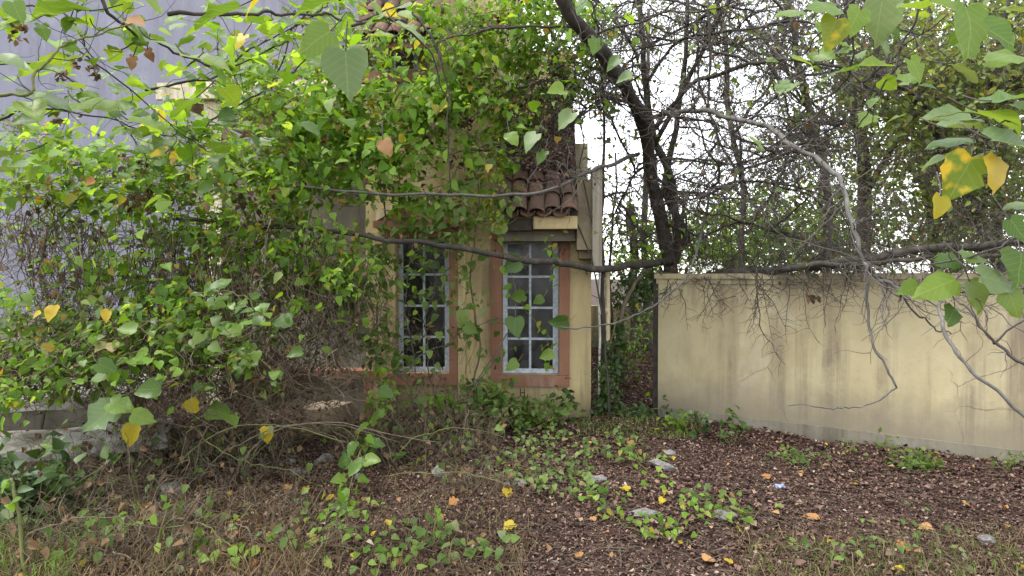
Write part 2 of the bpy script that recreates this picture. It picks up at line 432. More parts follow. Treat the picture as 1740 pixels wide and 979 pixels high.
def panel(u0, u1, z0, z1, holes, v, th):
    """wall slab with rectangular openings and their reveals"""
    us = sorted({u0, u1, *[h[0] for h in holes], *[h[1] for h in holes]}); zs = sorted({z0, z1, *[h[2] for h in holes], *[h[3] for h in holes]})
    g = Geo()
    for a, b in zip(us, us[1:]):
        for c, d in zip(zs, zs[1:]):
            if any(h[0] <= a and b <= h[1] and h[2] <= c and d <= h[3] for h in holes): continue
            g.quad((a, v, c), (b, v, c), (b, v, d), (a, v, d)); g.quad((b, v + th, c), (a, v + th, c), (a, v + th, d), (b, v + th, d))
    for (a, b, c, d, s) in [(u0, u1, z0, z1, 1)] + [(h[0], h[1], h[2], h[3], -1) for h in holes]:
        for (p, q) in (((a, c), (b, c)), ((b, c), (b, d)), ((b, d), (a, d)), ((a, d), (a, c))):
            if s > 0: p, q = q, p
            g.quad((p[0], v, p[1]), (q[0], v, q[1]), (q[0], v + th, q[1]), (p[0], v + th, p[1]))
    return g

W1 = (upx(674), upx(764), zpx(720, 634), zpx(720, 404))
W2 = (upx(853), upx(950), zpx(900, 637), zpx(900, 408))
W3 = (upx(628), upx(712), zpx(670, 125), zpx(670, -90))
wall_l = upx(622)
wg = panel(wall_l, upx(848), -0.2, 6.6, [W1, W3], 0.0, 0.2)
link('wall', wg.mesh('wall'), M['house_yellow'], house)
wg = panel(upx(848), 0.0, -0.2, 2.62, [W2], 0.002, 0.2)
link('wall', wg.mesh('wall'), M['house_yellow'], house)
# side and rear walls, room behind the windows
link('side_wall', Geo().box((-0.2, 0.203, -0.2), (-0.002, 6.8, 2.60)).mesh('side_wall'), M['house_yellow'], house)
link('side_wall', Geo().box((wall_l + 0.002, 0.203, -0.2), (wall_l + 0.2, 6.8, 6.58)).mesh('side_wall'), M['house_yellow'], house)
link('side_wall', Geo().box((upx(848) - 0.2, 0.203, 2.9), (upx(848) - 0.004, 6.8, 6.58)).mesh('side_wall'), M['house_yellow'], house)
link('rear_wall', Geo().box((wall_l, 6.803, -0.2), (0, 7.0, 6.58)).mesh('rear_wall'), M['house_yellow'], house)
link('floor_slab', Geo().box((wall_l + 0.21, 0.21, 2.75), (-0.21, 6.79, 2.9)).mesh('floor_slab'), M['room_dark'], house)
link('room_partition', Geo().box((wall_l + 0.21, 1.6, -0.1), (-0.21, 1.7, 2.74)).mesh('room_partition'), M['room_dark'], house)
link('lean_to_slab', Geo().box((upx(848) + 0.01, 0.66, 2.603), (-.004, 6.79, 3.2)).mesh('lean_to_slab'), M['cream'], house)

def make_window(px_mid, hole, surround, label, rows, tilt=0.0):
    a, b, c, d = hole
    fw, dv = 0.055, 0.07
    g = Geo()
    g.box((a + .004, dv, c + .004), (a + fw, dv + .05, d - .004)); g.box((b - fw * 1.25, dv, c + .004), (b - .004, dv + .05, d - .004))
    g.box((a + fw, dv + .002, c + .004), (b - fw * 1.25, dv + .048, c + fw)); g.box((a + fw, dv + .002, d - fw * .8), (b - fw * 1.25, dv + .048, d - .004))
    w = link('window', g.mesh('window_sash'), M['sash_paint'], house); w['label'] = label; bevel(w, 0.004)
    ia, ib, ic, id_ = a + fw, b - fw * 1.25, c + fw, d - fw * .8
    um = (ia + ib) / 2
    zs = [ic + (id_ - ic) * r for r in rows]
    bevel(link('muntin', Geo().box((um - .013, dv + .008, ic), (um + .013, dv + .04, id_)).mesh('muntin'), M['sash_paint'], w), .003)
    for z in zs:
        for (p, q) in ((ia, um - .013), (um + .013, ib)):
            bevel(link('muntin', Geo().box((p, dv + .010, z - .012), (q, dv + .038, z + .012)).mesh('muntin'), M['sash_paint'], w), .003)
    ze = [ic] + zs + [id_]
    for (p, q) in ((ia, um - .013), (um + .013, ib)):
        for z0, z1 in zip(ze, ze[1:]):
            e = random.uniform(-.002, .002)
            link('pane', Geo().box((p - .004, dv + .022 + e, z0 - .002), (q + .004, dv + .026 + e, z1 + .002)).mesh('pane'), M['window_glass'], w)
    for (nm, lo, hi) in surround:
        bevel(link(nm, Geo().box(lo, hi).mesh(nm), M['terracotta'], w), .006)
    return w
rows = (0.24, 0.49, 0.74)
def surr(hole, l, r, bt, tp, v=-0.045):
    a, b, c, d = hole
    return [('surround', (a - l, v, c + .001), (a - .001, -.001, d - .001)), ('surround', (b + .001, v, c + .001), (b + r, -.001, d - .001)),
            ('sill', (a - l, v - .015, c - bt), (b + r, -.001, c)), ('lintel', (a - l, v - .01, d), (b + r, -.001, d + tp))]
make_window(718, W1, surr(W1, .10, .10, .13, .10), 'white window half covered by creeper stems', rows)
make_window(902, W2, surr(W2, .12, .115, .125, .12), 'clear white window below the tiled canopy', rows)
make_window(670, W3, surr(W3, .10, .10, .13, .16), 'upper window behind leaves', rows)
for (x0, y0, x1, y1) in ((884,661,885.6,674),(890.5,661,892,674),(885.6,667,890.5,668.6),(896,671,897.5,677)):
    hbox('painted_mark', 'pole_dark', x0, x1, y0, y1, -.002, .001, bev=0)
# pilaster between the two windows, hood above the first window and its raking mouldings
hbox('pilaster', 'house_yellow', 778, 791, 300, 735, -0.06, -0.002, z=(-.05, 2.75))
hood_z = W1[3] + .103
link('hood', Geo().box((W1[0] - .22, -.16, hood_z), (W1[1] + .12, -.002, hood_z + .075)).mesh('hood'), M['terracotta'], house)
for s in (0, 1):
    um = (W1[0] + W1[1]) / 2 - .04; ue = W1[0] - .2 if s == 0 else W1[1] + .1
    g = Geo(); h = .34
    g.add([(ue, -.10, hood_z + .08), (um, -.10, hood_z + h), (um, -.10, hood_z + h + .08), (ue, -.10, hood_z + .17),
           (ue, -.003, hood_z + .08), (um, -.003, hood_z + h), (um, -.003, hood_z + h + .08), (ue, -.003, hood_z + .17)],
          [(0,1,2),(0,2,3),(4,6,5),(4,7,6),(0,4,5),(0,5,1),(3,2,6),(3,6,7),(0,3,7),(0,7,4),(1,5,6),(1,6,2)])
    link('raking_moulding', g.mesh('raking_moulding'), M['cream'], house)

# barrel tiled canopies
def tile_mesh(w, ln, seed, up=True):
    rg = np.random.default_rng(seed); n = 7; g = Geo(); th = np.linspace(0, math.pi, n)
    rings = []
    for (t, k, dz) in ((0, 1.0, 0), (1, 0.82, 0)):
        for off in (0, 0.014):
            r = w / 2 * k - off
            s = 1 if up else -1
            rings.append(np.stack([r * np.cos(th), np.full(n, t * ln), s * r * np.sin(th) * 0.8 + dz], -1))
    v = np.concatenate(rings); v += rg.normal(size=v.shape) * .0015
    f = []
    for j in range(n - 1):
        for (A, B) in ((0, 2), (3, 1), (1, 0), (2, 3)):
            a0, a1, b0, b1 = A*n+j, A*n+j+1, B*n+j, B*n+j+1
            f += [(a0, a1, b1), (a0, b1, b0)]
    for j in (0, n - 1):
        f += [(j, 2*n+j, 3*n+j), (j, 3*n+j, n+j)]
    g.add(v, f); return g.mesh('tile', True)
tiles_up = [tile_mesh(0.185, 0.36, k) for k in range(4)]
tiles_dn = [tile_mesh(0.165, 0.36, k + 9, False) for k in range(3)]
def canopy(u0, u1, v_eave, z_eave, v_top, z_top, label):
    ang = math.atan2(z_top - z_eave, v_top - v_eave); sl = math.hypot(z_top - z_eave, v_top - v_eave)
    deck = Geo(); t = 0.03
    dv, dz = math.cos(ang), math.sin(ang)
    # sloping boarded deck under the tiles
    n = (-dz * 0 - 0, -math.sin(ang), math.cos(ang))
    lo = np.array((0, v_eave + .05 * dv, z_eave + .05 * dz)); hi = np.array((0, v_top, z_top)); nn = np.array((0, -math.sin(ang), math.cos(ang)))
    a = [lo - nn * .10, lo - nn * .07, hi - nn * .07, hi - nn * .10]
    v = [(u0, p[1], p[2]) for p in a] + [(u1, p[1], p[2]) for p in a]
    deck.add(v, [(0,1,2),(0,2,3),(4,6,5),(4,7,6),(0,4,5),(0,5,1),(1,5,6),(1,6,2),(2,6,7),(2,7,3),(3,7,4),(3,4,0)])
    roof = link('roof', deck.mesh('roof'), M['pole_dark'], house); roof['label'] = label
    nr = int(sl / 0.26) + 1; nc = int((u1 - u0) / 0.19)
    for k in range(nc + 1):
        for r in range(nr):
            for up in (True, False):
                if up is False and k == nc: continue
                u = u0 + .09 + k * (u1 - u0 - .18) / max(nc, 1) + (0 if up else (u1 - u0 - .18) / max(nc, 1) / 2)
                d = r * 0.26 + random.uniform(-.02, .02)
                o = bpy.data.objects.new('tile', random.choice(tiles_up if up else tiles_dn)); scene.collection.objects.link(o); o.parent = roof
                off = (-.02 if up else -.015) + r * .004
                o.location = (u + random.uniform(-.008, .008), v_eave + d * dv - nn[1] * -off, z_eave + d * dz + off + .01)
                o.rotation_euler = (ang - .05 + random.uniform(-.03, .03), random.uniform(-.05, .05), random.uniform(-.05, .05))
    return roof
for me in tiles_up + tiles_dn: me.materials.append(M['roof_tile'])
vE = -0.55
canopy(upx(838, vE), upx(984, vE) - .01, vE, zpx(900, 360, vE), 0.64, zpx(900, 360, vE) + 1.08, 'small mossy barrel tiled canopy over the clear window')
hbox('eave_beam_soffit', 'house_yellow', 906, 981, 367, 389, vE + .10, vE + .24)
hbox('eave_beam_soffit', 'pole_dark', 838, 904, 372, 392, vE + .14, vE + .22)  # dark strip standing in for the shaded soffit under the eave
hbox('bracket', 'porch_grey', 846, 978, 392, 410, -.22, .0)
canopy(upx(600, vE), upx(742, vE), vE, zpx(670, 62, vE), 0.0, zpx(670, 62, vE) + .55, 'tiled canopy over the upper window half hidden by leaves')
hbox('canopy_beam', 'terracotta', 604, 738, 66, 84, vE + .10, vE + .22)
# the projecting fin wall at the corner
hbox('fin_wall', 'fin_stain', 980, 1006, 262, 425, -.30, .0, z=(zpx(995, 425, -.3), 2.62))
hbox('fin_wall', 'fin_white', 1006.5, 1023, 262, 462, -.36, .0, z=(zpx(995, 462, -.3), 2.72))
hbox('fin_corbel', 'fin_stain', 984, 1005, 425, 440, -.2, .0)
# rain pipes at the corner
def hpipe(name, mat, px, py0, py1, v, r, wob=.004):
    u = upx(px, v); z0, z1 = zpx(px, py1, v), zpx(px, py0, v)
    pts = smooth_path([(u, v, z0), (u + .004, v, (z0 + z1) / 2), (u, v, z1)], 5, wob)
    g = Geo().tube(pts, r, 10)
    for t in (0.25, 0.7):
        g.tube([(u, v, z0 + (z1 - z0) * t - .03), (u, v, z0 + (z1 - z0) * t + .03)], r * 1.3, 10)
    return link(name, g.mesh(name, True), M[mat], house)
hpipe('downpipe', 'pipe_white', 1019, 462, 690, -.03, .013)
hpipe('downpipe', 'pipe_cream', 1032, 452, 705, .05, .026)
# porch on the other side: roof slab, fascia, back wall, parapet with coping, end pier
vP = 0.55
link('porch_roof', Geo().box((upx(270, vP), vP, zpx(400, 162, vP)), (wall_l - .003, 5.0, zpx(400, 140, vP))).mesh('porch_roof'), M['cream'], house)
hbox('fascia', 'cream', 268, 560, 146, 168, vP - .05, vP - .002)
link('porch_back_wall', Geo().box((upx(330, 3.2), 3.2, -.1), (wall_l - .003, 3.4, zpx(400, 164, vP))).mesh('porch_back_wall'), M['porch_grey'], house)  # dark grey carries the shade inside the porch
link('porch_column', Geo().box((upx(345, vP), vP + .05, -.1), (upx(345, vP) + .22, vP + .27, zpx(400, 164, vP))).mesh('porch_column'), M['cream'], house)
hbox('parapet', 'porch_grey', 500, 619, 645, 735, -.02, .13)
hbox('coping', 'terracotta', 498, 640, 630, 645, -.07, .16)
hbox('pier', 'terracotta', 617, 632, 646, 740, -.06, -.004)
hbox('pier', 'house_yellow', 632.5, 672, 400, 740, -.05, -.004, z=(-.1, zpx(650, 395)))

# far yellow wall closing the side passage, boundary wall, neighbour
def wall_between(a, b, h, th, mat, z0=-.2):
    a, b = np.array(a, float), np.array(b, float); d = unit(b - a); n = np.array((-d[1], d[0]))
    if n[1] < 0: n = -n
    c = [a, b, b + n * th, a + n * th]
    v = [(*p, z0) for p in c] + [(*p, h) for p in c]
    return Geo().add, v
def slab(a, b, z0, z1, th, push=0.0):
    """upright slab from a to b on plan; its front face is pushed out by push"""
    a, b = np.array(a, float), np.array(b, float); d = unit(b - a); n = np.array((-d[1], d[0]))
    if n[1] < 0: n = -n
    a, b = a - n * push, b - n * push
    c = [a, b, b + n * (th + push), a + n * (th + push)]
    v = [(*p, z0) for p in c] + [(*p, z1) for p in c]
    g = Geo(); q = [(0,3,2,1),(4,5,6,7),(0,1,5,4),(1,2,6,5),(2,3,7,6),(3,0,4,7)]
    g.add(v, [t for (i,j,k,l) in q for t in ((i,j,k),(i,k,l))]); return g
WA, WB = np.array((1.655, 6.90)), np.array((6.6, 3.66))
WB = WA + (np.array((4.32, 5.15)) - WA) * 1.75
bw = empty('boundary_wall', (WA[0], WA[1], 0))
tag(bw, 'long stained yellow plaster boundary wall below the bare trees', 'wall')
def child(name, me, mat, root):
    o = link(name, me, mat, root); o.matrix_parent_inverse = Matrix.Translation(-Vector(root.location)); return o
child('wall_face', slab(WA, WB, -.2, 1.52, .16).mesh('wall_face'), M['wall_yellow'], bw)
wd = unit(WB - WA)
child('plinth', slab(WA + wd * .02, WB, -.2, .125, .10, .018).mesh('plinth'), M['plinth_grey'], bw)
child('coping', slab(WA - wd * .02, WB, 1.521, 1.575, .17, .012).mesh('coping'), M['wall_yellow'], bw)
child('coping', slab(WA - wd * .035, WB, 1.576, 1.632, .185, .035).mesh('coping'), M['wall_yellow'], bw)
jm = child('shaded_jamb', slab(WA - wd * .072, WA - wd * .004, -.2, 1.60, .12, -.03).mesh('shaded_jamb'), M['pole_dark'], bw)  # jamb at the wall end; the end face's shade is in its dark colour
fw = tag(link('passage_wall', slab((0.5, 13.6), (9.5, 13.2), -.2, .95, .18).mesh('passage_wall'), M['wall_yellow']),
         'distant yellow wall closing the narrow side passage', 'wall')
nb = empty('neighbour_building', (-7.5, 12.0, 0)); tag(nb, 'tall plain lavender grey wall of the neighbouring building', 'building')
child('wall_face', slab((-13.0, 12.2), (-4.35, 11.6), -.2, 10.5, 5.0).mesh('wall_face'), M['neighbour'], nb)
child('roof_edge', slab((-13.1, 12.2), (-4.25, 11.6), 10.503, 10.7, 5.1, .08).mesh('roof_edge'), M['neighbour'], nb)
child('plinth', slab((-13.02, 12.2), (-4.33, 11.6), -.2, .8, .05, .03).mesh('plinth'), M['plinth_grey'], nb)

# weathered terrace steps at the side and a loose concrete block
def rough_slab(name, a, b, z0, z1, depth, mat, label, cat, seed, cuts=14, amp=.012, group=None):
    rg = np.random.default_rng(seed); a, b = np.array(a, float), np.array(b, float); d = unit(b - a); n = np.array((-d[1], d[0]))
    if n[1] < 0: n = -n
    g = Geo(); rows = []
    prof = [(0, z0), (0, z1 - .02), (.02, z1), (depth - .02, z1), (depth, z1 - .02), (depth, z0)]
    for t in np.linspace(0, 1, cuts):
        p = a + (b - a) * t
        for k, (o_, z) in enumerate(prof):
            e = rg.normal(size=3) * amp * (1 if 0 < k < 4 else .4)
            q = p + n * o_
            rows.append((q[0] + e[0], q[1] + e[1], z + e[2]))
    m_ = len(prof); f = []
    for i in range(cuts - 1):
        for j in range(m_):
            k = (j + 1) % m_
            f += [(i*m_+j, i*m_+m_+j, i*m_+m_+k), (i*m_+j, i*m_+m_+k, i*m_+k)]
    for base in (0, (cuts - 1) * m_):
        f += [(base, base + x, base + x + 1) if base == 0 else (base, base + x + 1, base + x) for x in range(1, m_ - 1)]
    g.add(rows, f)
    return tag(link(name, g.mesh(name, False), M[mat]), label, cat, group)
for (a_, b_, z0, z1, dp, lab, sd_) in (((-4.6, 4.15), (-2.80, 4.93), .20, .325, .60, 'lower cracked pale concrete ledge beside the dry thicket', 3), ((-5.4, 4.95), (-3.45, 5.55), .42, .55, 1.2, 'upper pale concrete ledge under the creeper', 4)):
    st = rough_slab('terrace_ledge', a_, b_, z0, z1, dp, 'ledge_white', lab, 'ledge', sd_, group='terrace ledges', cuts=12, amp=.009)
    aa, bb = np.array(a_), np.array(b_); link('riser', slab(aa + (0, .16), bb + (-.1, .12), -.1, z0 + .03, .4).mesh('riser'), M['porch_grey'], st)  # set-back support, its dark grey painting the shaded void under the ledge
rough_slab('concrete_block', (-2.15, 6.22), (-1.83, 6.10), .0, .27, .42, 'block_tan', 'tan concrete block lying in front of the porch parapet', 'block', 5, cuts=4, amp=.006)

# ================================================================ leaves
def heart(seed):
    """broad leaf: notched base, toothed uneven rim, folded along the midrib, drooping tip"""
    rg = np.random.default_rng(seed); wd_ = rg.uniform(.82, 1.08); notch = rg.uniform(.02, .14); roll = rg.uniform(.05, .38); droop = rg.uniform(.12, .45); skew = rg.normal() * .07
    mid = [(0, 0), (0, .28), (0, .55), (0, .8), (0, 1.0)]
    side = np.array([(.17, -notch), (.33, -notch * .6 + .02), (.43, .15), (.46, .30), (.42, .45), (.34, .60), (.22, .76), (.09, .91)])
    v = [(x, y) for x, y in mid]
    for s in (1, -1):
        e = side * np.array((wd_, 1)) * (1 + rg.normal(size=side.shape) * .035); e[::2, 0] *= 1.04; e[1::2, 0] *= .96
        if seed % 4 == 1: e[int(rg.integers(2, 7))] *= (rg.uniform(.45, .7), 1)      # torn or eaten rim
        v += [(s * x, y) for x, y in e]
    v = np.array(v); z = roll * np.abs(v[:, 0]) * (1 if seed % 3 else -.4) - droop * np.clip(v[:, 1], 0, 1) ** 2 + rg.normal(size=len(v)) * .022
    z[5:] += .03 * np.sin(np.arange(len(v) - 5) * 2.1 + seed)
    v[:, 0] += skew * v[:, 1] ** 2
    f = []
    for s, b in ((1, 5), (-1, 13)):
        t = [(0, b, b+1), (0, b+1, b+2), (0, b+2, 1), (1, b+2, b+3), (1, b+3, b+4), (1, b+4, 2), (2, b+4, b+5), (2, b+5, 3), (3, b+5, b+6), (3, b+6, b+7), (3, b+7, 4)]
        f += [x if s > 0 else x[::-1] for x in t]
    return np.column_stack([v, z]), np.array(f)
def heart_small(seed):
    rg = np.random.default_rng(seed + 50); mid = [(0, 0), (0, .5), (0, 1.0)]
    side = np.array([(.22, -.08), (.42, .14), (.38, .5), (.18, .78)]); v = list(mid)
    for s in (1, -1):
        e = side * (1 + rg.normal(size=side.shape) * .09) * (rg.uniform(.65, 1.1), 1)
        if seed % 3 == 1 and s > 0: e[int(rg.integers(1, 4)), 0] *= rg.uniform(.4, .7)
        v += [(s * x, y) for x, y in e]
    v = np.array(v); z = rg.uniform(.05, .4) * np.abs(v[:, 0]) - rg.uniform(.1, .4) * np.clip(v[:, 1], 0, 1) ** 2 + rg.normal(size=len(v)) * .03
    f = []
    for s, b in ((1, 3), (-1, 7)):
        t = [(0, b, b+1), (0, b+1, 1), (1, b+1, b+2), (1, b+2, b+3), (1, b+3, 2)]
        f += [x if s > 0 else x[::-1] for x in t]
    return np.column_stack([v, z]), np.array(f)
def ovate(seed, w=.30):
    rg = np.random.default_rng(seed)
    v = np.array([(0, 0), (0, .5), (0, 1), (w, .28), (w * .85, .62), (-w, .28), (-w * .85, .62)]) * (1 + rg.normal(size=(7, 2)) * .06)
    z = .35 * np.abs(v[:, 0]) - .22 * v[:, 1] ** 2 + rg.normal(size=7) * .02
    f = [(0, 3, 1), (3, 4, 1), (4, 2, 1), (0, 1, 5), (5, 1, 6), (6, 1, 2)]
    return np.column_stack([v, z]), np.array(f)
def tiny(w=.32):
    return np.array([(0, 0, 0), (w, .45, .12), (0, 1, -.05), (-w, .45, .12)]), np.array([(0, 1, 2), (0, 2, 3)])
def curled(seed):
    v, f = ovate(seed, .34); rg = np.random.default_rng(seed)
    v = v.copy(); v[:, 2] += .55 * np.abs(v[:, 0]) + .25 * (v[:, 1] - .5) ** 2 + rg.normal(size=7) * .07
    return v, f
HEARTS = [heart(k) for k in range(9)]; SMALL = [heart_small(k) for k in range(7)]; OVATES = [ovate(k) for k in range(5)]; TINY = [tiny(), tiny(.24)]; CURLED = [curled(k) for k in range(5)]
SETS = {'broad': HEARTS, 'heart': SMALL, 'ovate': OVATES, 'tiny': TINY, 'curled': CURLED}

def frames(n, rng, bias=(0, -.45, .75), spread=.55, tip=(0, -.35, -.8), tspread=.7):
    nr = unit(np.array(bias) + rng.normal(size=(n, 3)) * spread)
    tp = np.array(tip) + rng.normal(size=(n, 3)) * tspread
    tp = unit(tp - nr * (tp * nr).sum(1, keepdims=True))
    return nr, tp
def scatter(geo, kind, pos, nr, tp, size, rng):
    T = SETS[kind]; which = rng.integers(0, len(T), len(pos)); sd = np.cross(tp, nr)
    for k, (v, f) in enumerate(T):
        s = which == k
        if not s.any(): continue
        w = (v[None, :, 0, None] * sd[s][:, None, :] + v[None, :, 1, None] * tp[s][:, None, :] + v[None, :, 2, None] * nr[s][:, None, :]) * size[s][:, None, None] + pos[s][:, None, :]
        c = len(v); ff = (np.arange(s.sum())[:, None, None] * c + f[None]).reshape(-1, 3)
        geo.add(w.reshape(-1, 3), ff)

_leafmesh = {}
def leaf_data(kind, k, mat):
    key = (kind, k, mat)
    if key not in _leafmesh:
        v, f = SETS[kind][k]; g = Geo(); g.add(v, f); me = g.mesh('leaf', True)
        uv = me.uv_layers.new(name='leaf')
        li = np.empty(len(me.loops), dtype=np.int32); me.loops.foreach_get('vertex_index', li)
        uv.data.foreach_set('uv', np.column_stack([v[li, 0] + .5, v[li, 1]]).astype(np.float32).ravel())
        me.materials.append(M[mat]); _leafmesh[key] = me
    return _leafmesh[key]
def leaf_object(root, kind, mat, pos, nr, tp, size, rng):
    sd = np.cross(tp, nr)
    o = bpy.data.objects.new('leaf', leaf_data(kind, int(rng.integers(0, len(SETS[kind]))), mat))
    scene.collection.objects.link(o); o.parent = root
    b = root.location
    m4 = Matrix(((sd[0]*size, tp[0]*size, nr[0]*size, pos[0]-b[0]), (sd[1]*size, tp[1]*size, nr[1]*size, pos[1]-b[1]), (sd[2]*size, tp[2]*size, nr[2]*size, pos[2]-b[2]), (0, 0, 0, 1)))
    o.matrix_basis = m4
    return o

class Plant:
    """a plant: named stems, leaves one by one up to a limit (largest in the picture first), the rest and the fine twigs as masses"""
    def __init__(s, name, label, cat, base, group=None, seed=0, stem='stem', mat='stem_dry', limit=240):
        s.root = empty(name, tuple(base)); tag(s.root, label, cat, group)
        s.rng = np.random.default_rng(seed); s.twig = Geo(); s.stem_name, s.mat, s.limit = stem, mat, limit
        s.L = []      # (kind, mat, pos, nr, tp, size)
        s.twig_mat = mat; s.paths = []
    def stem(s, pts, r0, r1, n=6, per=8, amp=.012, mat=None, name=None):
        q = smooth_path(pts, per, amp, s.rng)
        child(name or s.stem_name, Geo().tube(q, np.linspace(r0, r1, len(q)), n).mesh(name or s.stem_name, True), M[mat or s.mat], s.root)
        s.paths.append((q, r0, r1)); return q
    def twigs_on(s, q, n, ln, r=.004, curl=.25, grav=0.0, sub=0, out=None, bias=(0, 0, 0), t0=.1, leaves=None):
        rg = s.rng; ends = []
        for _ in range(n):
            i = int(rg.uniform(t0, 1) * (len(q) - 1)); t = unit(q[min(i+1, len(q)-1)] - q[max(i-1, 0)])
            d = unit(unit(rg.normal(size=3)) + t * .5 + np.array(bias)); L_ = ln * rg.uniform(.4, 1.1); m_ = 7
            w = wander(q[i], d, L_, m_, curl, grav, rg)
            s.twig.tube(w, np.linspace(r, r * .35, m_ + 1), 4 if r > .004 else 3)
            ends.append(w)
            if sub:
                for _k in range(sub):
                    j = int(rg.integers(1, m_)); w2 = wander(w[j], unit(rg.normal(size=3)) + unit(w[-1] - w[0]) * .6, L_ * rg.uniform(.25, .6), 5, curl, grav, rg)
                    s.twig.tube(w2, np.linspace(r * .55, r * .25, 6), 3); ends.append(w2)
        return ends
    def limbs_on(s, q, n, ln, r, grav=-.02, t0=.3, bias=(0, -.1, .2), curl=.16, mat=None):
        """side limbs, each a part of its own"""
        out = []
        for _ in range(n):
            i = int(s.rng.uniform(t0, 1) * (len(q) - 1)); w = wander(q[i], unit(s.rng.normal(size=3)) * (1.2, .6, .7) + np.array(bias), ln * s.rng.uniform(.5, 1.1), 9, curl, grav, s.rng)
            out.append(s.stem(w, r * s.rng.uniform(.7, 1.1), r * .3, 5, 2, .01, mat=mat, name='branch'))
        return out
    def leaves(s, kind, mat, pos, size, **kw):
        pos = np.asarray(pos, float); nr, tp = frames(len(pos), s.rng, **kw)
        s.L.append((kind, mat, pos, nr, tp, np.broadcast_to(np.asarray(size, float), (len(pos),))))
    def leaf_at(s, px, py, Yd, spx, ang, mat, face=(0, -1, .25), kind='broad', stalk=True):
        """one leaf: middle px, py, length in photo pixels, tip direction in degrees clockwise from straight down"""
        size = spx / F * Yd; a = R(ang)
        tp0 = np.array((-math.sin(a), 0, -math.cos(a))); nr = unit(np.array(face, float) + s.rng.normal(size=3) * .16)
        tp = unit(tp0 - nr * tp0.dot(nr)); pos = P(px, py, Yd) - tp * size * .45
        o = leaf_object(s.root, kind, mat, pos, nr, tp, size, s.rng)
        if stalk: s.twig.tube(smooth_path([pos, pos - tp * size * .25 + np.array((0, .01, .02)), pos - tp * size * .45 + np.array((0, .03, .05))], 4), .0025, 4)
        return o
    def along(s, paths, kind, mat, n, size, jit=.05, **kw):
        pts = np.concatenate([p for p in paths]); idx = s.rng.integers(0, len(pts), n)
        s.leaves(kind, mat, pts[idx] + s.rng.normal(size=(n, 3)) * jit, s.rng.uniform(size[0], size[1], n), **kw)
    def clump(s, px, py, Yd, rx, ry, rY, n, kind, mat, size, shell=.5, stems=0, sr=.003, **kw):
        """leaves through an ellipsoid of the crown; with some fine stems crossing it"""
        rg = s.rng; c = P(px, py, Yd); ax = np.array((rx / F * Yd, rY, ry / F * Yd))
        k = max(2, n // 22); cd = unit(rg.normal(size=(k, 3))) * (rg.uniform(shell ** 2, 1.25, (k, 1)) ** .5); cr = rg.uniform(.10, .26, k) * (size[1] / .12)
        w = rg.integers(0, k, n); d = unit(rg.normal(size=(n, 3)) + (0, -.25, .35))
        pos = c + cd[w] * ax + d * (cr[w] * rg.uniform(.45, 1.1, n))[:, None] * (1.25, .8, .75)
        loose = rg.random(n) < .22; pos[loose] = c + rg.normal(size=(int(loose.sum()), 3)) * ax * .8
        bias = np.array(kw.pop('bias', (0, -.45, .75))) + d * .5
        s.leaves(kind, mat, pos, size[0] * .7 + (size[1] * 1.08 - size[0] * .7) * rg.random(n) ** 1.5, bias=bias, **kw)
        for _ in range(stems):
            a, b = c + unit(rg.normal(size=3)) * ax * .9, c + unit(rg.normal(size=3)) * ax * .9
            mid = (a + b) / 2 + rg.normal(size=3) * ax * .25
            q = smooth_path([a, mid, b], 7, .012, rg); s.twig.tube(q, np.linspace(sr, sr * .5, len(q)), 3)
    def done(s):
        if s.twig.n:
            child('twigs', s.twig.mesh('twigs', True), M[s.twig_mat], s.root)['kind'] = 'stuff'
        if s.L:
            big = []
            for li, (kind, mat, pos, nr, tp, size) in enumerate(s.L):
                px = size * F / np.maximum(pos[:, 1], .3)
                big += [(p, li, i) for i, p in enumerate(px) if p > 12 and 0 < pos[i, 1] and abs(pos[i, 0] / pos[i, 1]) < .84]
            big.sort(reverse=True); pick = {(li, i) for _, li, i in big[:s.limit]}
            rest = {}
            for li, (kind, mat, pos, nr, tp, size) in enumerate(s.L):
                keep = np.ones(len(pos), bool)
                for (l2, i) in pick:
                    if l2 == li:
                        keep[i] = False; leaf_object(s.root, kind, mat, pos[i], nr[i], tp[i], size[i], s.rng)
                if keep.any():
                    g = rest.setdefault(mat, Geo()); scatter(g, kind, pos[keep], nr[keep], tp[keep], size[keep], s.rng)
            for mat, g in rest.items():
                child('foliage', g.mesh('foliage', True), M[mat], s.root)['kind'] = 'stuff'

# ================================================================ trees behind the boundary wall
def PP(*a): return [P(*p) for p in a]
TW = {}
# --- main multi-stemmed tree by the gap
t = Plant('bare_tree', 'dark many stemmed bare tree rising behind the gap beside the boundary wall', 'tree', (1.86, 7.4, 0), seed=21, stem='trunk', mat='bark_dark'); t.twig_mat = 'bark_brown'
qs = []
qs.append(t.stem(PP((1128,712,7.4),(1135,560,7.4),(1138,450,7.4),(1112,330,7.3),(1097,235,6.9),(1076,172,6.4),(1035,108,5.9),(985,45,5.5),(930,-30,5.2)), .09, .062, 9, 6, .01))
qs.append(t.stem(PP((1142,460,7.4),(1150,400,7.4),(1140,310,7.4),(1112,235,7.3),(1098,150,7.3),(1092,70,7.2),(1082,-30,7.2)), .055, .028, 7, 6, .012, name='branch'))
qs.append(t.stem(PP((1152,420,7.4),(1165,395,7.5),(1130,320,7.6),(1145,220,7.6),(1160,120,7.5),(1165,-10,7.4)), .05, .025, 7, 6, .012, name='branch'))
qs.append(t.stem(PP((1100,205,7.1),(1135,195,6.7),(1190,190,6.2),(1260,207,5.5),(1340,240,4.9),(1415,290,4.4),(1438,350,4.1),(1468,440,3.9),(1500,476,3.8),(1545,492,3.7),(1600,486,3.6),(1760,492,3.5)), .026, .008, 7, 6, .018, mat='bark_grey', name='branch'))
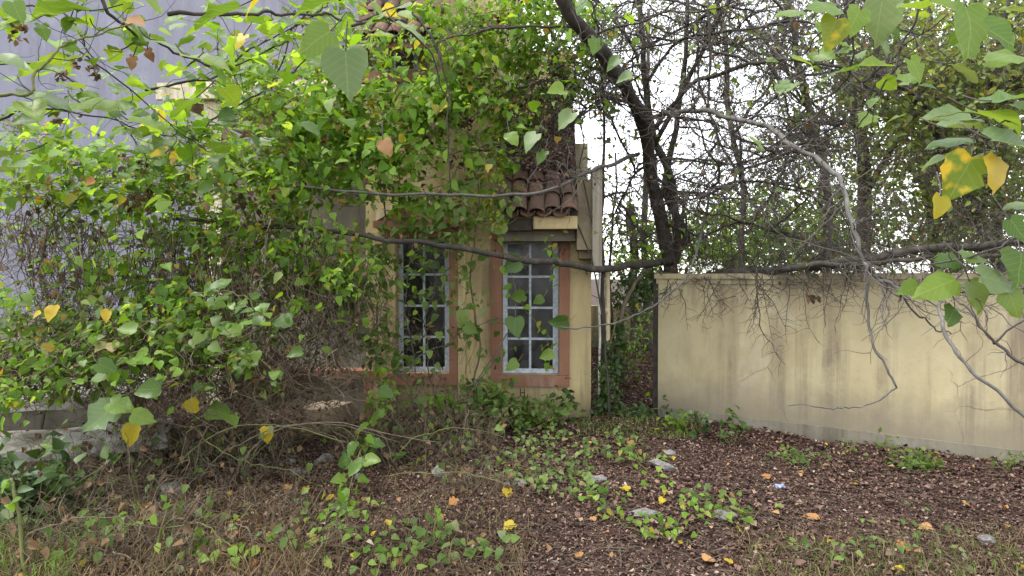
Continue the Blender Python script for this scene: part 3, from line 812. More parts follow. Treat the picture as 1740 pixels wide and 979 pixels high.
qs.append(t.stem(PP((1474,452,3.85),(1475,510,3.85),(1480,565,3.8),(1502,615,3.75),(1526,660,3.7)), .010, .006, 6, 6, .006, mat='bark_grey', name='branch'))
qs.append(t.stem(PP((1526,660,3.7),(1490,683,3.65),(1440,696,3.6),(1395,694,3.6),(1342,690,3.55)), .006, .003, 5, 6, .008, mat='bark_grey', name='branch'))
qs.append(t.stem(PP((1478,460,3.85),(1510,483,3.8),(1560,530,3.7),(1580,552,3.7),(1618,568,3.6)), .008, .004, 5, 6, .01, name='branch'))
qs.append(t.stem(PP((1595,505,3.6),(1600,548,3.4),(1622,590,3.2),(1665,645,3.05),(1760,722,2.9)), .011, .008, 6, 6, .008, mat='bark_grey', name='branch'))
qs.append(t.stem(PP((1142,445,7.3),(1090,448,6.9),(1050,455,6.6),(1000,456,6.2),(930,446,6.0),(860,437,5.9),(760,420,5.7),(660,405,5.5),(520,388,5.4),(400,381,5.3),(300,372,5.2)), .042, .014, 8, 6, .012, name='branch'))
qs.append(t.stem(PP((1085,262,7.0),(1040,278,6.4),(1000,296,5.9),(940,320,5.7),(870,333,5.6),(760,330,5.5),(620,328,5.4),(490,312,5.3)), .022, .010, 6, 6, .012, mat='bark_grey', name='branch'))
qs.append(t.stem(PP((1205,330,6.9),(1188,420,6.5),(1158,478,6.2),(1110,520,6.0),(1040,550,5.9),(950,556,5.85)), .014, .007, 6, 6, .012, mat='bark_grey', name='branch'))
qs.append(t.stem(PP((1110,250,7.2),(1190,100,7.0),(1215,40,6.9),(1260,-30,6.8)), .03, .016, 6, 6, .015, name='branch'))
qs.append(t.stem(PP((1092,125,7.2),(1060,60,7.0),(1000,-10,6.8)), .018, .010, 5, 6, .012, name='branch'))
qs.append(t.stem(PP((1100,80,7.1),(1180,40,6.9),(1260,10,6.7)), .016, .008, 5, 6, .012, name='branch'))
qs.append(t.stem(PP((1200,0,6.6),(1205,100,6.5),(1202,170,6.5),(1220,240,6.4),(1250,290,6.4),(1240,320,6.3),(1190,315,6.3),(1150,300,6.4)), .016, .009, 6, 6, .012, name='branch'))
qs.append(t.stem(PP((1145,440,7.4),(1160,350,7.8),(1130,330,7.6)), .03, .02, 6, 6, .012, name='branch'))
qs.append(t.stem(PP((1140,270,7.0),(1240,280,6.6),(1350,250,6.2),(1440,205,5.9)), .014, .006, 5, 6, .012, name='branch'))
qs.append(t.stem(PP((1270,210,6.3),(1350,130,6.0),(1420,60,5.8),(1450,-10,5.7)), .014, .007, 5, 6, .012, name='branch'))
for pts, r0, r1 in ((((1100,230,7.1),(1160,160,6.7),(1240,120,6.3),(1330,105,6.0),(1420,120,5.7),(1500,170,5.5)), .028, .01), (((1110,300,7.2),(1180,330,6.8),(1260,310,6.5),(1340,320,6.3),(1420,370,6.1)), .02, .008),
        (((1095,160,7.2),(1130,90,6.9),(1190,60,6.6),(1290,50,6.3),(1380,20,6.1)), .022, .009), (((1130,380,7.3),(1190,400,7.0),(1250,380,6.8),(1330,400,6.6),(1430,430,6.4)), .016, .007),
        (((1085,190,7.0),(1040,170,6.6),(990,190,6.3),(930,240,6.1),(880,260,6.0)), .016, .006), (((1092,90,7.1),(1040,120,6.7),(960,110,6.4),(880,140,6.2)), .014, .006), (((1120,260,7.2),(1080,300,6.9),(1050,360,6.8),(1060,420,6.8)), .014, .006)):
    qs.append(t.stem(PP(*pts), r0, r1, 6, 6, .02, name='branch'))
lim = []
for q in qs[:3] + qs[11:]: lim += t.limbs_on(q, 5, 1.5, .015, -.03)
for q in qs[:3] + qs[11:]:
    t.twigs_on(q, 32, .75, .0065, .28, -.01, 3)
for q in lim: t.twigs_on(q, 10, .6, .005, .3, -.02, 3)
t.twigs_on(qs[3], 90, .55, .0045, .28, -.02, 2)
for q in (qs[8], qs[9]): t.twigs_on(q, 16, .35, .003, .3, -.04, 1)
t.twigs_on(qs[6], 8, .2, .002, .3, -.03, 1)
t.twigs_on(qs[7], 4, .2, .002, .3, -.03, 0)
t.along(qs[:3] + qs[11:], 'heart', 'leaf_mid', 90, (.05, .11), .28)
t.along([qs[0]], 'heart', 'leaf_bright', 70, (.06, .12), .3)
t.along([qs[8], qs[9]], 'curled', 'leaf_dead', 80, (.03, .07), .05)
t.along(qs[:3] + qs[11:], 'curled', 'leaf_dead', 140, (.04, .09), .2)
t.done()

# --- dark trunk lying along the top of the boundary wall
t = Plant('mossy_limb', 'dark mossy limb lying along the top of the boundary wall', 'branch', (2.0, 6.8, 1.6), seed=5, stem='limb_wood', mat='bark_dark')
q = t.stem(PP((1122,470,7.05),(1180,470,6.85),(1250,463,6.52),(1350,456,6.07),(1450,443,5.72),(1560,423,5.4),(1660,416,5.2),(1790,408,5.0)), .055, .03, 8, 6, .012)
q2 = t.stem(PP((1330,458,6.1),(1400,452,5.8),(1500,446,5.5),(1600,440,5.3),(1760,428,5.0)), .03, .014, 6, 6, .012)
t.twigs_on(q, 240, .6, .0045, .32, .015, 4)
# twigs hanging down in front of the wall
for (px, py, Y0) in ((1150,475,6.6),(1210,470,6.4),(1240,470,6.2),(1275,465,6.1),(1300,468,6.0),(1330,462,5.95),(1360,462,5.8),(1400,455,5.65),(1430,450,5.5),(1455,450,5.45),(1135,480,6.7)):
    for _ in range(3):
        w = wander(P(px + t.rng.normal() * 14, py, Y0 - .12), (t.rng.normal() * .35, -.15, -1), t.rng.uniform(.25, .75), 9, .20, -.06, t.rng)
        t.twig.tube(w, np.linspace(.005, .0018, 10), 4)
        for j in range(2, 9):
            w2 = wander(w[j], (t.rng.normal(), -.1 + t.rng.normal() * .4, -.5), t.rng.uniform(.08, .25), 5, .3, -.03, t.rng)
            t.twig.tube(w2, np.linspace(.0025, .001, 6), 3)
t.along([q], 'curled', 'leaf_dead', 60, (.03, .07), .12)
t.along([q], 'ovate', 'leaf_mid', 50, (.04, .08), .12)
t.done()
t = Plant('dangling_twig', 'thin dark twig with a dead leaf clump dangling before the yellow wall', 'twig', P(1290, 470, 6.0), seed=8, stem='stem', mat='bark_dark')
q = t.stem(PP((1285,440,6.05),(1286,500,5.85),(1290,540,5.8),(1305,580,5.75),(1335,620,5.7)), .008, .002, 5, 6, .01)
t.twigs_on(q, 26, .25, .0025, .3, -.04, 1)
q = t.stem(PP((1330,470,5.9),(1360,490,5.8),(1378,503,5.75)), .003, .002, 4, 5, .006)
t.leaves('curled', 'leaf_dead', P(1380, 506, 5.75) + t.rng.normal(size=(9, 3)) * .02, .07)
t.done()

# --- thicket of bare trees further back
def back_tree(name, label, seed, stems, ntw, leaves, mat='bark_brown', group='trees behind the boundary wall', ln=.8):
    t = Plant(name, label, 'tree', (stems[0][0][0], stems[0][0][1], 0), group, seed, 'trunk', mat, limit=120)
    qs = []
    for k, (pts, r0, r1) in enumerate([(s_[1:], *s_[0][2:]) for s_ in stems]):
        qs.append(t.stem(PP(*pts), r0, r1, 8 if k == 0 else 6, 6, .025, name='trunk' if k == 0 else 'branch'))
    lim = []
    for q in list(qs): lim += t.limbs_on(q, 7, 1.5, .02, -.03, bias=(0, -.1, .05))
    for q in qs: t.twigs_on(q, ntw, ln, .007, .30, -.005, 4)
    for q in lim: t.twigs_on(q, 14, .6, .005, .3, -.02, 4)
    qs = qs + lim[::3]
    leaves(t, qs); t.done(); return t
def S(x, y, r0, r1, *pts): return ((x, y, r0, r1),) + pts
def lv_olive(n, size=(.05, .1)):
    def f(t, qs):
        for q in qs:
            t.along([q], 'ovate', 'leaf_olive', n, size, .38, spread=.8)
            t.along([q], 'ovate', 'leaf_mid', n // 2, size, .38, spread=.8)
    return f
b9 = P(1465, 470, 8.6); 
back_tree('bare_tree', 'thick dark trunk with ragged bark standing behind the wall middle', 31, [
    S(b9[0], 8.6, .11, .06, (1462,760,8.6),(1465,470,8.6),(1468,330,8.6),(1455,200,8.6),(1430,120,8.5),(1440,0,8.5),(1450,-60,8.4)),
    S(b9[0], 8.6, .06, .03, (1458,210,8.6),(1480,110,8.4),(1500,20,8.3),(1505,-40,8.2)),
    S(b9[0], 8.6, .045, .02, (1466,330,8.6),(1530,230,8.5),(1600,150,8.4),(1660,60,8.4))], 44, lv_olive(200))
b9 = P(1400, 470, 8.0)
back_tree('bare_tree', 'slender leaning trunk crossing the white sky left of the thick trunk', 32, [
    S(b9[0], 8.0, .06, .035, (1402,760,8.0),(1405,470,8.0),(1398,290,8.0),(1375,190,8.0),(1355,120,7.9),(1340,20,7.8),(1335,-40,7.8)),
    S(b9[0], 8.0, .03, .014, (1362,140,7.9),(1300,90,7.8),(1260,20,7.7)),
    S(b9[0], 8.0, .025, .012, (1380,210,8.0),(1330,240,7.9),(1290,300,7.8))], 30, lv_olive(60))
b9 = P(1690, 470, 7.6)
back_tree('bare_tree', 'pale curved trunk leaning at the far end of the wall', 33, [
    S(b9[0], 7.6, .085, .05, (1720,760,7.6),(1700,470,7.6),(1640,330,7.5),(1590,210,7.4),(1540,150,7.3),(1480,125,7.2)),
    S(b9[0], 7.6, .06, .03, (1690,440,7.6),(1700,250,7.5),(1690,120,7.4),(1715,-20,7.3)),
    S(b9[0], 7.6, .05, .02, (1620,290,7.5),(1665,180,7.4),(1740,80,7.3),(1790,20,7.2))], 60, lv_olive(420), mat='bark_brown')
b9 = P(1590, 470, 9.5)
back_tree('bare_tree', 'twiggy tree filling the background above the wall end', 34, [
    S(b9[0], 9.5, .09, .05, (1585,740,9.5),(1590,470,9.5),(1570,300,9.5),(1580,150,9.5),(1560,-40,9.5)),
    S(b9[0], 9.5, .05, .02, (1575,300,9.5),(1500,180,9.5),(1450,60,9.4),(1420,-40,9.4)),
    S(b9[0], 9.5, .05, .02, (1578,260,9.5),(1640,130,9.3),(1690,-30,9.3)),
    S(b9[0], 9.5, .04, .02, (1588,420,9.5),(1660,330,9.3),(1760,230,9.2))], 55, lv_olive(420), ln=1.0)
b9 = P(1250, 470, 9.0)
back_tree('bare_tree', 'thin twiggy tree in front of the white sky beside the gap tree', 35, [
    S(b9[0], 9.0, .05, .03, (1262,760,9.0),(1258,470,9.0),(1262,330,9.0),(1240,200,9.0),(1230,80,8.9),(1210,-40,8.8)),
    S(b9[0], 9.0, .03, .012, (1258,400,9.0),(1310,330,8.9),(1340,260,8.8),(1345,180,8.7)),
    S(b9[0], 9.0, .025, .01, (1245,230,9.0),(1300,150,8.8),(1330,60,8.7),(1350,-30,8.7))], 34, lv_olive(40), ln=.7)

# --- dead brushwood leaning over the wall and against the house corner
def brush(label, seed, px, Yd, regions, mat='bark_brown'):
    b = P(px, 470 + F * EYE / Yd, Yd); t = Plant('dead_brush', label, 'brushwood', b, 'dead brushwood', seed, mat=mat, limit=40)
    for (x0, y0, x1, y1, n, ln, lv) in regions:
        q = t.stem(PP((px, 470 + F * EYE / Yd, Yd), (px + (x0 - px) * .12, 480, Yd), ((x0 + x1) / 2, y1, Yd), ((x0 + x1) / 2 + 20, y0, Yd)), .012, .004, 4, 6, .04)
        for _ in range(n):
            s_ = P(t.rng.uniform(x0, x1), t.rng.uniform(y0, y1), Yd + t.rng.normal() * .35)
            w = wander(s_, t.rng.normal(size=3) * (1, .5, .8), ln * t.rng.uniform(.3, 1.1), 8, .3, -.01, t.rng); t.twig.tube(w, np.linspace(.0045, .0018, 9), 3)
            for _k in range(3):
                w2 = wander(w[int(t.rng.integers(1, 8))], t.rng.normal(size=3), ln * .35, 5, .3, -.01, t.rng); t.twig.tube(w2, np.linspace(.0025, .0012, 6), 3)
        m_ = lv; pos = np.array([P(t.rng.uniform(x0, x1), t.rng.uniform(y0, y1), Yd + t.rng.normal() * .3) for _ in range(m_)])
        t.leaves('ovate', 'leaf_olive', pos, t.rng.uniform(.04, .08, m_), spread=.8); t.leaves('curled', 'leaf_dead', pos[: m_ // 2] + t.rng.normal(size=(m_ // 2, 3)) * .1, .06, spread=.9)
    t.done()
brush('grey brushwood tangled over the end of the boundary wall', 36, 1600, 7.0, [(1480, 240, 1780, 440, 200, .8, 300), (1300, 340, 1520, 455, 150, .6, 100), (1540, 60, 1780, 220, 60, .8, 150)])
brush('fine grey brushwood hanging between the bare trunks', 37, 1260, 7.6, [(1140, 150, 1340, 330, 70, .7, 20), (1150, 340, 1330, 460, 140, .6, 40), (1280, 60, 1480, 240, 60, .7, 40)])
brush('brown brushwood drooping over the small tiled canopy', 38, 1036, 6.35, [(850, 150, 960, 230, 90, .45, 110), (930, 80, 1030, 200, 90, .5, 90)], 'bark_dark')

# --- leafy crowns further off
def far_tree(label, seed, px, Yd, crown, mat, size, kind='ovate'):
    b = P(px, 470, Yd)
    t = Plant('leafy_tree', label, 'tree', (b[0], Yd, 0), 'leafy trees in the distance', seed, 'trunk', 'bark_brown', limit=0)
    top = min(c[1] for c in crown)
    q = t.stem(PP((px, 470 + F * EYE / Yd, Yd), (px + 4, 470, Yd), (px - 6, 350, Yd), (px, top, Yd)), .12, .03, 7, 6, .04)
    t.twigs_on(q, 40, 1.6, .016, .2, .03, 2)
    for (cx_, cy_, rx, ry, n) in crown:
        t.clump(cx_, cy_, Yd, rx, ry, rx / F * Yd, n, kind, mat, size, .35, stems=10, sr=.007, bias=(0, -.3, .9), spread=.7)
    t.done()
far_tree('fresh green leafy tree seen low through the bare branches', 41, 1235, 13.0, [(1210,400,110,60,2000),(1330,370,110,60,2000),(1150,420,60,40,700),(1290,425,140,36,1700)], 'leaf_bright', (.07, .15))
far_tree('distant green tree behind the thick trunk', 42, 1400, 12.0, [(1390,330,110,90,1400),(1420,220,90,80,400),(1450,400,120,60,1300),(1360,430,120,35,900)], 'leaf_mid', (.07, .14))
far_tree('dull green tree crowding the corner beyond the wall', 43, 1620, 11.5, [(1600,340,150,110,1900),(1680,180,140,130,2000),(1530,130,110,110,900),(1690,60,120,90,1400),(1570,40,130,60,700)], 'leaf_bright', (.07, .14))
far_tree('sunlit tree showing above the bare branches', 44, 1100, 12.5, [(1040,60,90,80,800),(1170,20,110,60,350),(1000,130,70,90,700)], 'leaf_mid', (.06, .13))
far_tree('pale green tree behind the passage', 45, 1075, 12.6, [(1070,400,50,50,420),(1085,450,60,30,300)], 'leaf_bright', (.06, .12))

# ================================================================ plants in the side passage and at the corner
t = Plant('corner_stem', 'slim dark sapling stem growing straight up beside the house corner', 'sapling', G(1024, 715), seed=50, mat='bark_dark', limit=60)
q = t.stem(PP((1024,716,6.75),(1025,560,6.75),(1023,430,6.72),(1022,330,6.7),(1026,230,6.7),(1020,120,6.65)), .028, .014, 7, 6, .008)
q2 = t.stem(PP((1047,715,6.95),(1040,560,6.9),(1036,440,6.85),(1044,360,6.8),(1045,260,6.8)), .018, .010, 6, 6, .01)
t.twigs_on(q, 40, .5, .004, .25, .02, 2, t0=.45)
t.along([q[len(q)//2:]], 'ovate', 'leaf_olive', 120, (.05, .09), .22)
t.done()
t = Plant('ivy', 'dark green ivy climbing the foot of the house corner', 'ivy', G(1022, 718), seed=51, mat='stem_dry', limit=120)
q = t.stem(PP((1022,722,6.6),(1030,660,6.6),(1036,600,6.62),(1052,520,6.7)), .012, .006, 5, 6, .01)
q3 = t.stem(PP((1046,715,6.8),(1050,600,6.8),(1060,520,6.8),(1090,470,6.9)), .03, .02, 6, 6, .01)
t.along([q[:14]], 'ovate', 'leaf_dark', 360, (.045, .085), .05, spread=.7)
t.along([q3[:10]], 'ovate', 'leaf_dark', 260, (.05, .09), .035, spread=.7)
t.clump(1075, 500, 9.0, 40, 36, .3, 420, 'ovate', 'leaf_dark', (.05, .10))
t.clump(1085, 480, 7.2, 36, 26, .2, 330, 'ovate', 'leaf_dark', (.05, .09))
t.done()
for k, (px, py, Yd, h, lab) in enumerate(((1066, 610, 10.5, .8, 'spindly green shrub in the middle of the side passage'), (1095, 600, 11.5, 1.1, 'taller green shrub at the back of the side passage'), (1054, 640, 9.0, .6, 'low leafy shrub by the passage entrance'))):
    b = P(px, 470 + F * EYE / Yd, Yd)
    t = Plant('passage_shrub', lab, 'shrub', b, 'shrubs in the side passage', 60 + k, mat='bark_brown', limit=60)
    for j in range(6):
        q = t.stem([b, b + (t.rng.normal() * .1, t.rng.normal() * .1, h * .5), b + (t.rng.normal() * .25, t.rng.normal() * .2, h * t.rng.uniform(.8, 1.1))], .008, .003, 4, 5, .01)
        t.twigs_on(q, 8, .4, .003, .25, 0, 1); t.along([q[3:]], 'ovate', 'leaf_mid' if j % 2 else 'leaf_bright', 26, (.04, .08), .12)
    t.done()
# ================================================================ creepers over the house and the side garden
t = Plant('creeper', 'bright green creeper smothering the upper storey of the house', 'creeper', (-.5, 6.4, 0), seed=70, limit=300)
q0 = t.stem(PP((800,720,6.5),(812,600,6.45),(800,480,6.4),(815,330,6.3),(790,200,6.1),(760,90,5.9)), .012, .006, 5, 7, .02)
q1 = t.stem(PP((655,760,6.3),(645,640,6.3),(640,520,6.2),(655,380,6.1),(640,250,6.0),(690,120,5.9)), .012, .005, 5, 7, .02)
q2 = t.stem(PP((690,20,5.2),(735,70,5.2),(760,150,5.25),(762,240,5.3),(768,330,5.4)), .010, .006, 6, 7, .012, mat='bark_dark')
for (a) in ((905,45,6.2,110,75,.45,1300),(830,105,6.1,75,75,.4,900),(770,60,6.0,60,80,.35,420),(920,160,6.3,60,60,.4,380),(745,185,5.95,75,55,.4,560),
            (640,185,5.9,95,50,.4,620),(560,130,5.8,70,45,.4,330),(690,255,5.9,110,36,.3,380),(560,255,5.7,110,60,.45,900),(430,150,5.6,90,40,.3,160),(640,100,5.9,60,40,.2,120),(850,20,6.0,90,40,.3,420),(480,190,5.6,90,50,.4,420),
            (870,215,6.1,45,45,.3,200),(830,270,6.1,40,60,.2,150),(720,330,6.0,90,36,.2,170),(550,320,5.7,90,30,.3,260),(985,60,6.6,60,70,.3,260)):
    bright = a[1] < 170 and a[0] > 700
    t.clump(*a, 'heart' if not bright else 'ovate', 'leaf_bright', (.04, .11), .35, stems=18)
    t.clump(a[0], a[1] + 8, a[2] + .12, *a[3:6], int(a[6] * .3), 'ovate', 'leaf_mid', (.035, .09), .1)
    t.clump(*a[:6], max(6, int(a[6] * .06)), 'curled', 'leaf_dead', (.03, .07), .1)
for (a) in ((640,240,6.0,160,60,.3,160),(850,180,6.1,90,90,.3,100)):
    t.clump(*a, 'curled', 'leaf_dead', (.04, .08), .2, stems=16)
t.done()

t = Plant('creeper', 'sunlit yellow green creeper spreading flat above the side thicket', 'creeper', (-3.2, 5.4, 0), seed=71, limit=300)
for k, pts in enumerate((((60,760,5.4),(90,600,5.4),(70,450,5.3),(140,330,5.2),(280,300,5.2),(430,290,5.3)), ((430,760,5.6),(420,600,5.6),(440,450,5.5),(400,330,5.4),(300,280,5.3),(150,290,5.2),(10,330,5.1)))):
    t.stem(PP(*pts), .014, .005, 5, 7, .03)
for (a) in ((60,325,5.0,85,28,.5,300),(560,60,5.0,90,40,.4,150),(430,110,4.9,90,40,.4,150),(190,300,5.0,120,32,.6,560),(330,285,5.2,110,38,.6,620),(430,330,5.3,90,38,.5,420),(250,345,5.3,160,26,.5,420),
            (110,270,4.8,100,18,.4,150),(50,230,4.9,60,30,.4,120),(300,395,5.4,170,30,.4,420),(120,380,5.3,110,30,.4,90),(470,265,5.3,60,40,.4,260),(330,240,5.1,80,22,.4,200)):
    t.clump(*a[:6], int(a[6] * .62), 'heart', 'leaf_bright', (.035, .105), .2, stems=20, bias=(0, -.25, .9))
    t.clump(*a[:6], int(a[6] * .2), 'ovate', 'leaf_bright', (.035, .08), .2, spread=.9)
    t.clump(*a[:6], int(a[6] * .08), 'curled', 'leaf_dead', (.03, .07), .1)
    t.clump(*a[:6], int(a[6] * .3), 'ovate', 'leaf_mid', (.05, .09), .1)
t.clump(230, 330, 5.2, 230, 40, .4, 160, 'curled', 'leaf_dead', (.04, .08), .2)
t.clump(260, 300, 5.0, 230, 45, .4, 14, 'heart', 'leaf_yellow', (.06, .10), .2)
t.done()

def thicket(name, label, seed, base, cl, limit, dead, stems):
    t = Plant(name, label, 'thicket', base, 'thickets in front of the porch', seed, limit=limit); rg = t.rng
    for a in cl:
        if a[0] < 250 and a[1] < 530: a = a[:6] + (int(a[6] * .55),) + a[7:]
        t.clump(*a[:6], int(a[6] * .6), a[7], a[8], (.035, .10), .1, stems=12, sr=.0032)
        t.clump(*a[:2], a[2] - .25, *a[3:6], int(a[6] * .38), 'heart', 'leaf_bright', (.03, .085), .1, stems=4, sr=.003)
        t.clump(*a[:6], int(a[6] * .12), 'ovate', 'leaf_olive', (.03, .08), .1, spread=.9)
        t.clump(*a[:6], int(a[6] * .12), 'curled', 'leaf_dead', (.03, .07), .1, spread=.9)
    for (cx_, cy_, Yd, rx, ry, n) in dead:
        # hanging dry stems
        for _ in range(n):
            x = cx_ + rg.uniform(-rx, rx); y0 = cy_ - ry * rg.uniform(.4, 1); y1 = cy_ + ry * rg.uniform(.2, 1); Y0 = Yd + rg.normal() * .3
            q = smooth_path(PP((x, y0, Y0), (x + rg.normal() * 22, (y0 * 2 + y1) / 3, Y0 + rg.normal() * .1), (x + rg.normal() * 30, (y0 + y1 * 2) / 3, Y0), (x + rg.normal() * 45, y1, Y0 + rg.normal() * .1)), 6, .014, rg)
            t.twig.tube(q, np.linspace(.0045, .0022, len(q)), 3)
            if rg.random() < .55:
                n2 = 3; idx = rg.integers(0, len(q), n2)
                t.leaves('curled', 'leaf_dead', q[idx] + rg.normal(size=(n2, 3)) * .02, rg.uniform(.03, .07, n2))
            for _k in range(2):
                j = int(rg.integers(2, len(q) - 1)); w = wander(q[j], rg.normal(size=3), rg.uniform(.1, .45), 6, .4, -.08, rg)
                t.twig.tube(w, np.linspace(.0028, .0012, 7), 3)
    for (r0, mat, pts) in stems: t.stem(PP(*pts), r0, r0 * .6, 5, 7, .012, mat=mat)
    return t
t = thicket('thicket', 'tangled thicket of green leaves and dry stems before the lavender wall', 80, (-3.6, 5.2, 0), [
    (60,590,5.0,90,60,.6,420,'heart','leaf_mid'),(180,500,5.2,120,70,.6,480,'heart','leaf_mid'),(190,420,5.4,120,50,.5,230,'ovate','leaf_bright'),
    (80,640,4.9,100,34,.5,300,'ovate','leaf_olive'),(230,590,5.0,100,50,.5,330,'heart','leaf_mid'),(60,400,5.3,90,60,.4,90,'ovate','leaf_olive'),(60,520,5.0,70,40,.4,150,'ovate','leaf_bright'),(150,620,4.8,150,30,.4,300,'heart','leaf_mid'),(270,540,4.9,120,60,.4,420,'heart','leaf_bright'),(40,660,4.6,70,30,.3,200,'ovate','leaf_bright'),(200,470,5.0,140,50,.4,300,'heart','leaf_bright')],
    260, [(60,430,5.2,80,110,40),(180,520,5.2,140,160,120),(60,640,4.8,90,70,70)], [])
for (x, y, s_, a_) in ((88,532,30,0),(180,537,22,20),(222,740,42,5),(62,535,16,30)): t.leaf_at(x, y, 4.2, s_, a_, 'leaf_yellow')
for (x, y, s_, a_) in ((215,560,34,80),(180,625,34,-70),(165,640,26,60),(240,710,40,-75),(165,712,62,45),(250,662,40,80),(205,690,44,-80)): t.leaf_at(x, y, 4.1, s_, a_, 'leaf_big' if x != 165 else 'leaf_pale', face=(.2, -.7, .7))
t.done()
t = thicket('thicket', 'brown dry vine curtain hanging over the dark porch', 81, (-2.0, 6.0, 0), [
    (400,440,5.6,110,60,.5,480,'heart','leaf_bright'),(520,430,5.7,80,60,.4,400,'heart','leaf_mid'),(360,520,5.5,100,60,.5,380,'ovate','leaf_olive'),(500,480,5.7,90,30,.4,200,'ovate','leaf_mid'),
    (585,450,5.8,50,55,.3,200,'heart','leaf_mid'),(600,520,5.9,36,36,.25,90,'heart','leaf_mid'),(360,560,5.2,100,36,.4,220,'heart','leaf_mid'),(400,400,5.5,150,30,.4,260,'ovate','leaf_bright'),(370,590,4.9,100,30,.4,200,'heart','leaf_mid'),(540,470,5.4,90,60,.3,300,'heart','leaf_bright'),(420,650,5.0,90,30,.3,90,'ovate','leaf_olive')],
    260, [(400,520,5.4,150,170,170),(540,560,5.7,90,120,130),(330,650,5.0,160,90,190),(480,660,5.5,100,70,100)],
    [(.005,'stem_green',((560,560,5.3),(420,620,5.0),(300,690,4.8),(170,800,4.5))), (.005,'stem_green',((330,730,4.6),(400,780,4.5),(480,800,4.6),(560,840,4.6))),
     (.007,'bark_dark',((470,395,5.3),(400,440,5.3),(330,480,5.2))), (.006,'stem_dry',((640,590,5.6),(540,630,5.5),(450,665,5.4)))])
for (x, y, s_, a_) in ((320,690,32,90),(450,740,30,0)): t.leaf_at(x, y, 4.6, s_, a_, 'leaf_yellow')
for (x, y, s_, a_) in ((480,545,34,70),(420,600,36,10),(440,545,30,-60),(370,700,44,-70),(390,560,40,80),(330,585,34,70),(500,600,26,60),(350,660,24,80),(395,715,26,-20)): t.leaf_at(x, y, 4.7, s_, a_, 'leaf_big', face=(.2, -.7, .7))
t.leaf_at(495, 600, 5.2, 26, 0, 'leaf_orange')
t.clump(400, 450, 5.2, 130, 60, .3, 130, 'ovate', 'leaf_yellowgreen', (.03, .075), .1)
t.clump(300, 520, 5.0, 160, 60, .3, 90, 'ovate', 'leaf_yellowgreen', (.03, .07), .1)
t.done()

# --- fresh shoots arching out of the thickets
t = Plant('bramble', 'fresh green bramble shoots arching low in front of the dry thicket', 'bramble', G(300, 830), seed=82, mat='stem_green', limit=260)
for k in range(15):
    x = t.rng.uniform(-40, 330); y = t.rng.uniform(500, 650); Yd = t.rng.uniform(4.1, 5.0); s_ = t.rng.choice((-1, 1)); L_ = t.rng.uniform(90, 220)
    q = t.stem(PP((x, y + 70, Yd + .4), (x + s_ * L_ * .3, y, Yd + .2), (x + s_ * L_ * .7, y - 22, Yd), (x + s_ * L_, y + 18, Yd - .1)), .004, .002, 4, 6, .012)
    t.along([q[5:]], 'broad' if k % 2 else 'heart', ('leaf_big', 'leaf_bright', 'leaf_mid')[k % 3], 17, (.05, .10), .05, bias=(0, -.45, .85), spread=.3, tspread=.9)
t.done()

# --- climbers over the windows
t = Plant('window_vine', 'light green vine trailing over the clear window', 'vine', P(850, 700, 6.3), seed=90, mat='stem_green', limit=160)
q = t.stem(PP((838,200,6.0),(842,270,6.0),(836,330,5.95),(845,380,5.95),(860,440,6.0),(880,500,6.1),(910,545,6.2),(932,580,6.2),(930,625,6.25)), .005, .0025, 5, 7, .012)
qb = t.stem(PP((760,470,5.9),(800,440,5.9),(840,410,5.9),(900,470,6.0)), .003, .002, 4, 6, .01)
qc = t.stem(PP((935,480,6.1),(936,440,6.1),(932,405,6.1)), .003, .002, 4, 6, .006)
t.along([q[:22]], 'ovate', 'leaf_yellowgreen', 120, (.03, .07), .06)
t.along([q], 'heart', 'leaf_bright', 34, (.06, .10), .05)
t.along([qc], 'ovate', 'leaf_bright', 14, (.06, .10), .04)
for (x, y, s_, a_, m_) in ((875,555,36,0,'leaf_big'),(845,385,36,80,'leaf_big'),(870,450,34,70,'leaf_big'),(950,549,34,80,'leaf_big'),(930,605,26,60,'leaf_bright'),(880,505,26,70,'leaf_big'),(820,435,24,60,'leaf_big'),(785,540,30,10,'leaf_mid'),(800,560,26,-60,'leaf_mid'),(870,620,24,60,'leaf_big'),(915,510,20,60,'leaf_mid')):
    t.leaf_at(x, y, 5.9, s_, a_, m_ if m_ != 'leaf_bright' else 'leaf_big')
t.done()
t = Plant('window_vine', 'dark leaved climber covering the half hidden window', 'vine', P(700, 700, 6.3), seed=91, mat='stem_dry', limit=220)
for pts in (((700,740,6.3),(705,650,6.3),(690,540,6.2),(700,420,6.1),(680,330,6.0)), ((760,740,6.3),(735,660,6.3),(725,560,6.25),(740,460,6.2),(700,400,6.1)), ((640,660,5.9),(700,620,6.0),(760,580,6.1),(850,540,6.2)), ((870,560,6.2),(820,640,6.2),(760,700,6.1),(700,750,6.0)), ((850,600,6.2),(800,680,6.2),(740,760,6.0))):
    q = t.stem(PP(*pts), .008, .004, 5, 7, .02, mat='bark_brown'); t.twigs_on(q, 12, .3, .0025, .35, -.05, 1); t.along([q], 'heart', 'leaf_mid', 26, (.05, .10), .12)
for (a) in ((620,490,6.0,40,60,.25,170),(640,420,6.0,40,40,.25,90),(700,470,6.15,70,70,.15,90),(650,540,6.1,36,60,.2,110),(760,370,6.0,60,50,.25,150),(690,360,6.0,60,40,.2,90),(840,330,5.9,28,60,.2,60),(790,560,6.2,30,90,.12,60),(660,580,6.1,40,60,.15,90),(780,450,6.1,40,50,.15,50),(800,390,6.0,40,30,.2,70)):
    t.clump(*a, 'heart', 'leaf_mid', (.05, .10), .1, stems=6)
for (a) in ((720,640,6.2,70,60,.2,70),(710,560,6.25,70,80,.1,50)): t.clump(*a, 'curled', 'leaf_dead', (.03, .07), .1, stems=10)
t.along(t.paths[0][0][None], 'heart', 'leaf_bright', 20, (.06, .10), .1)
t.done()
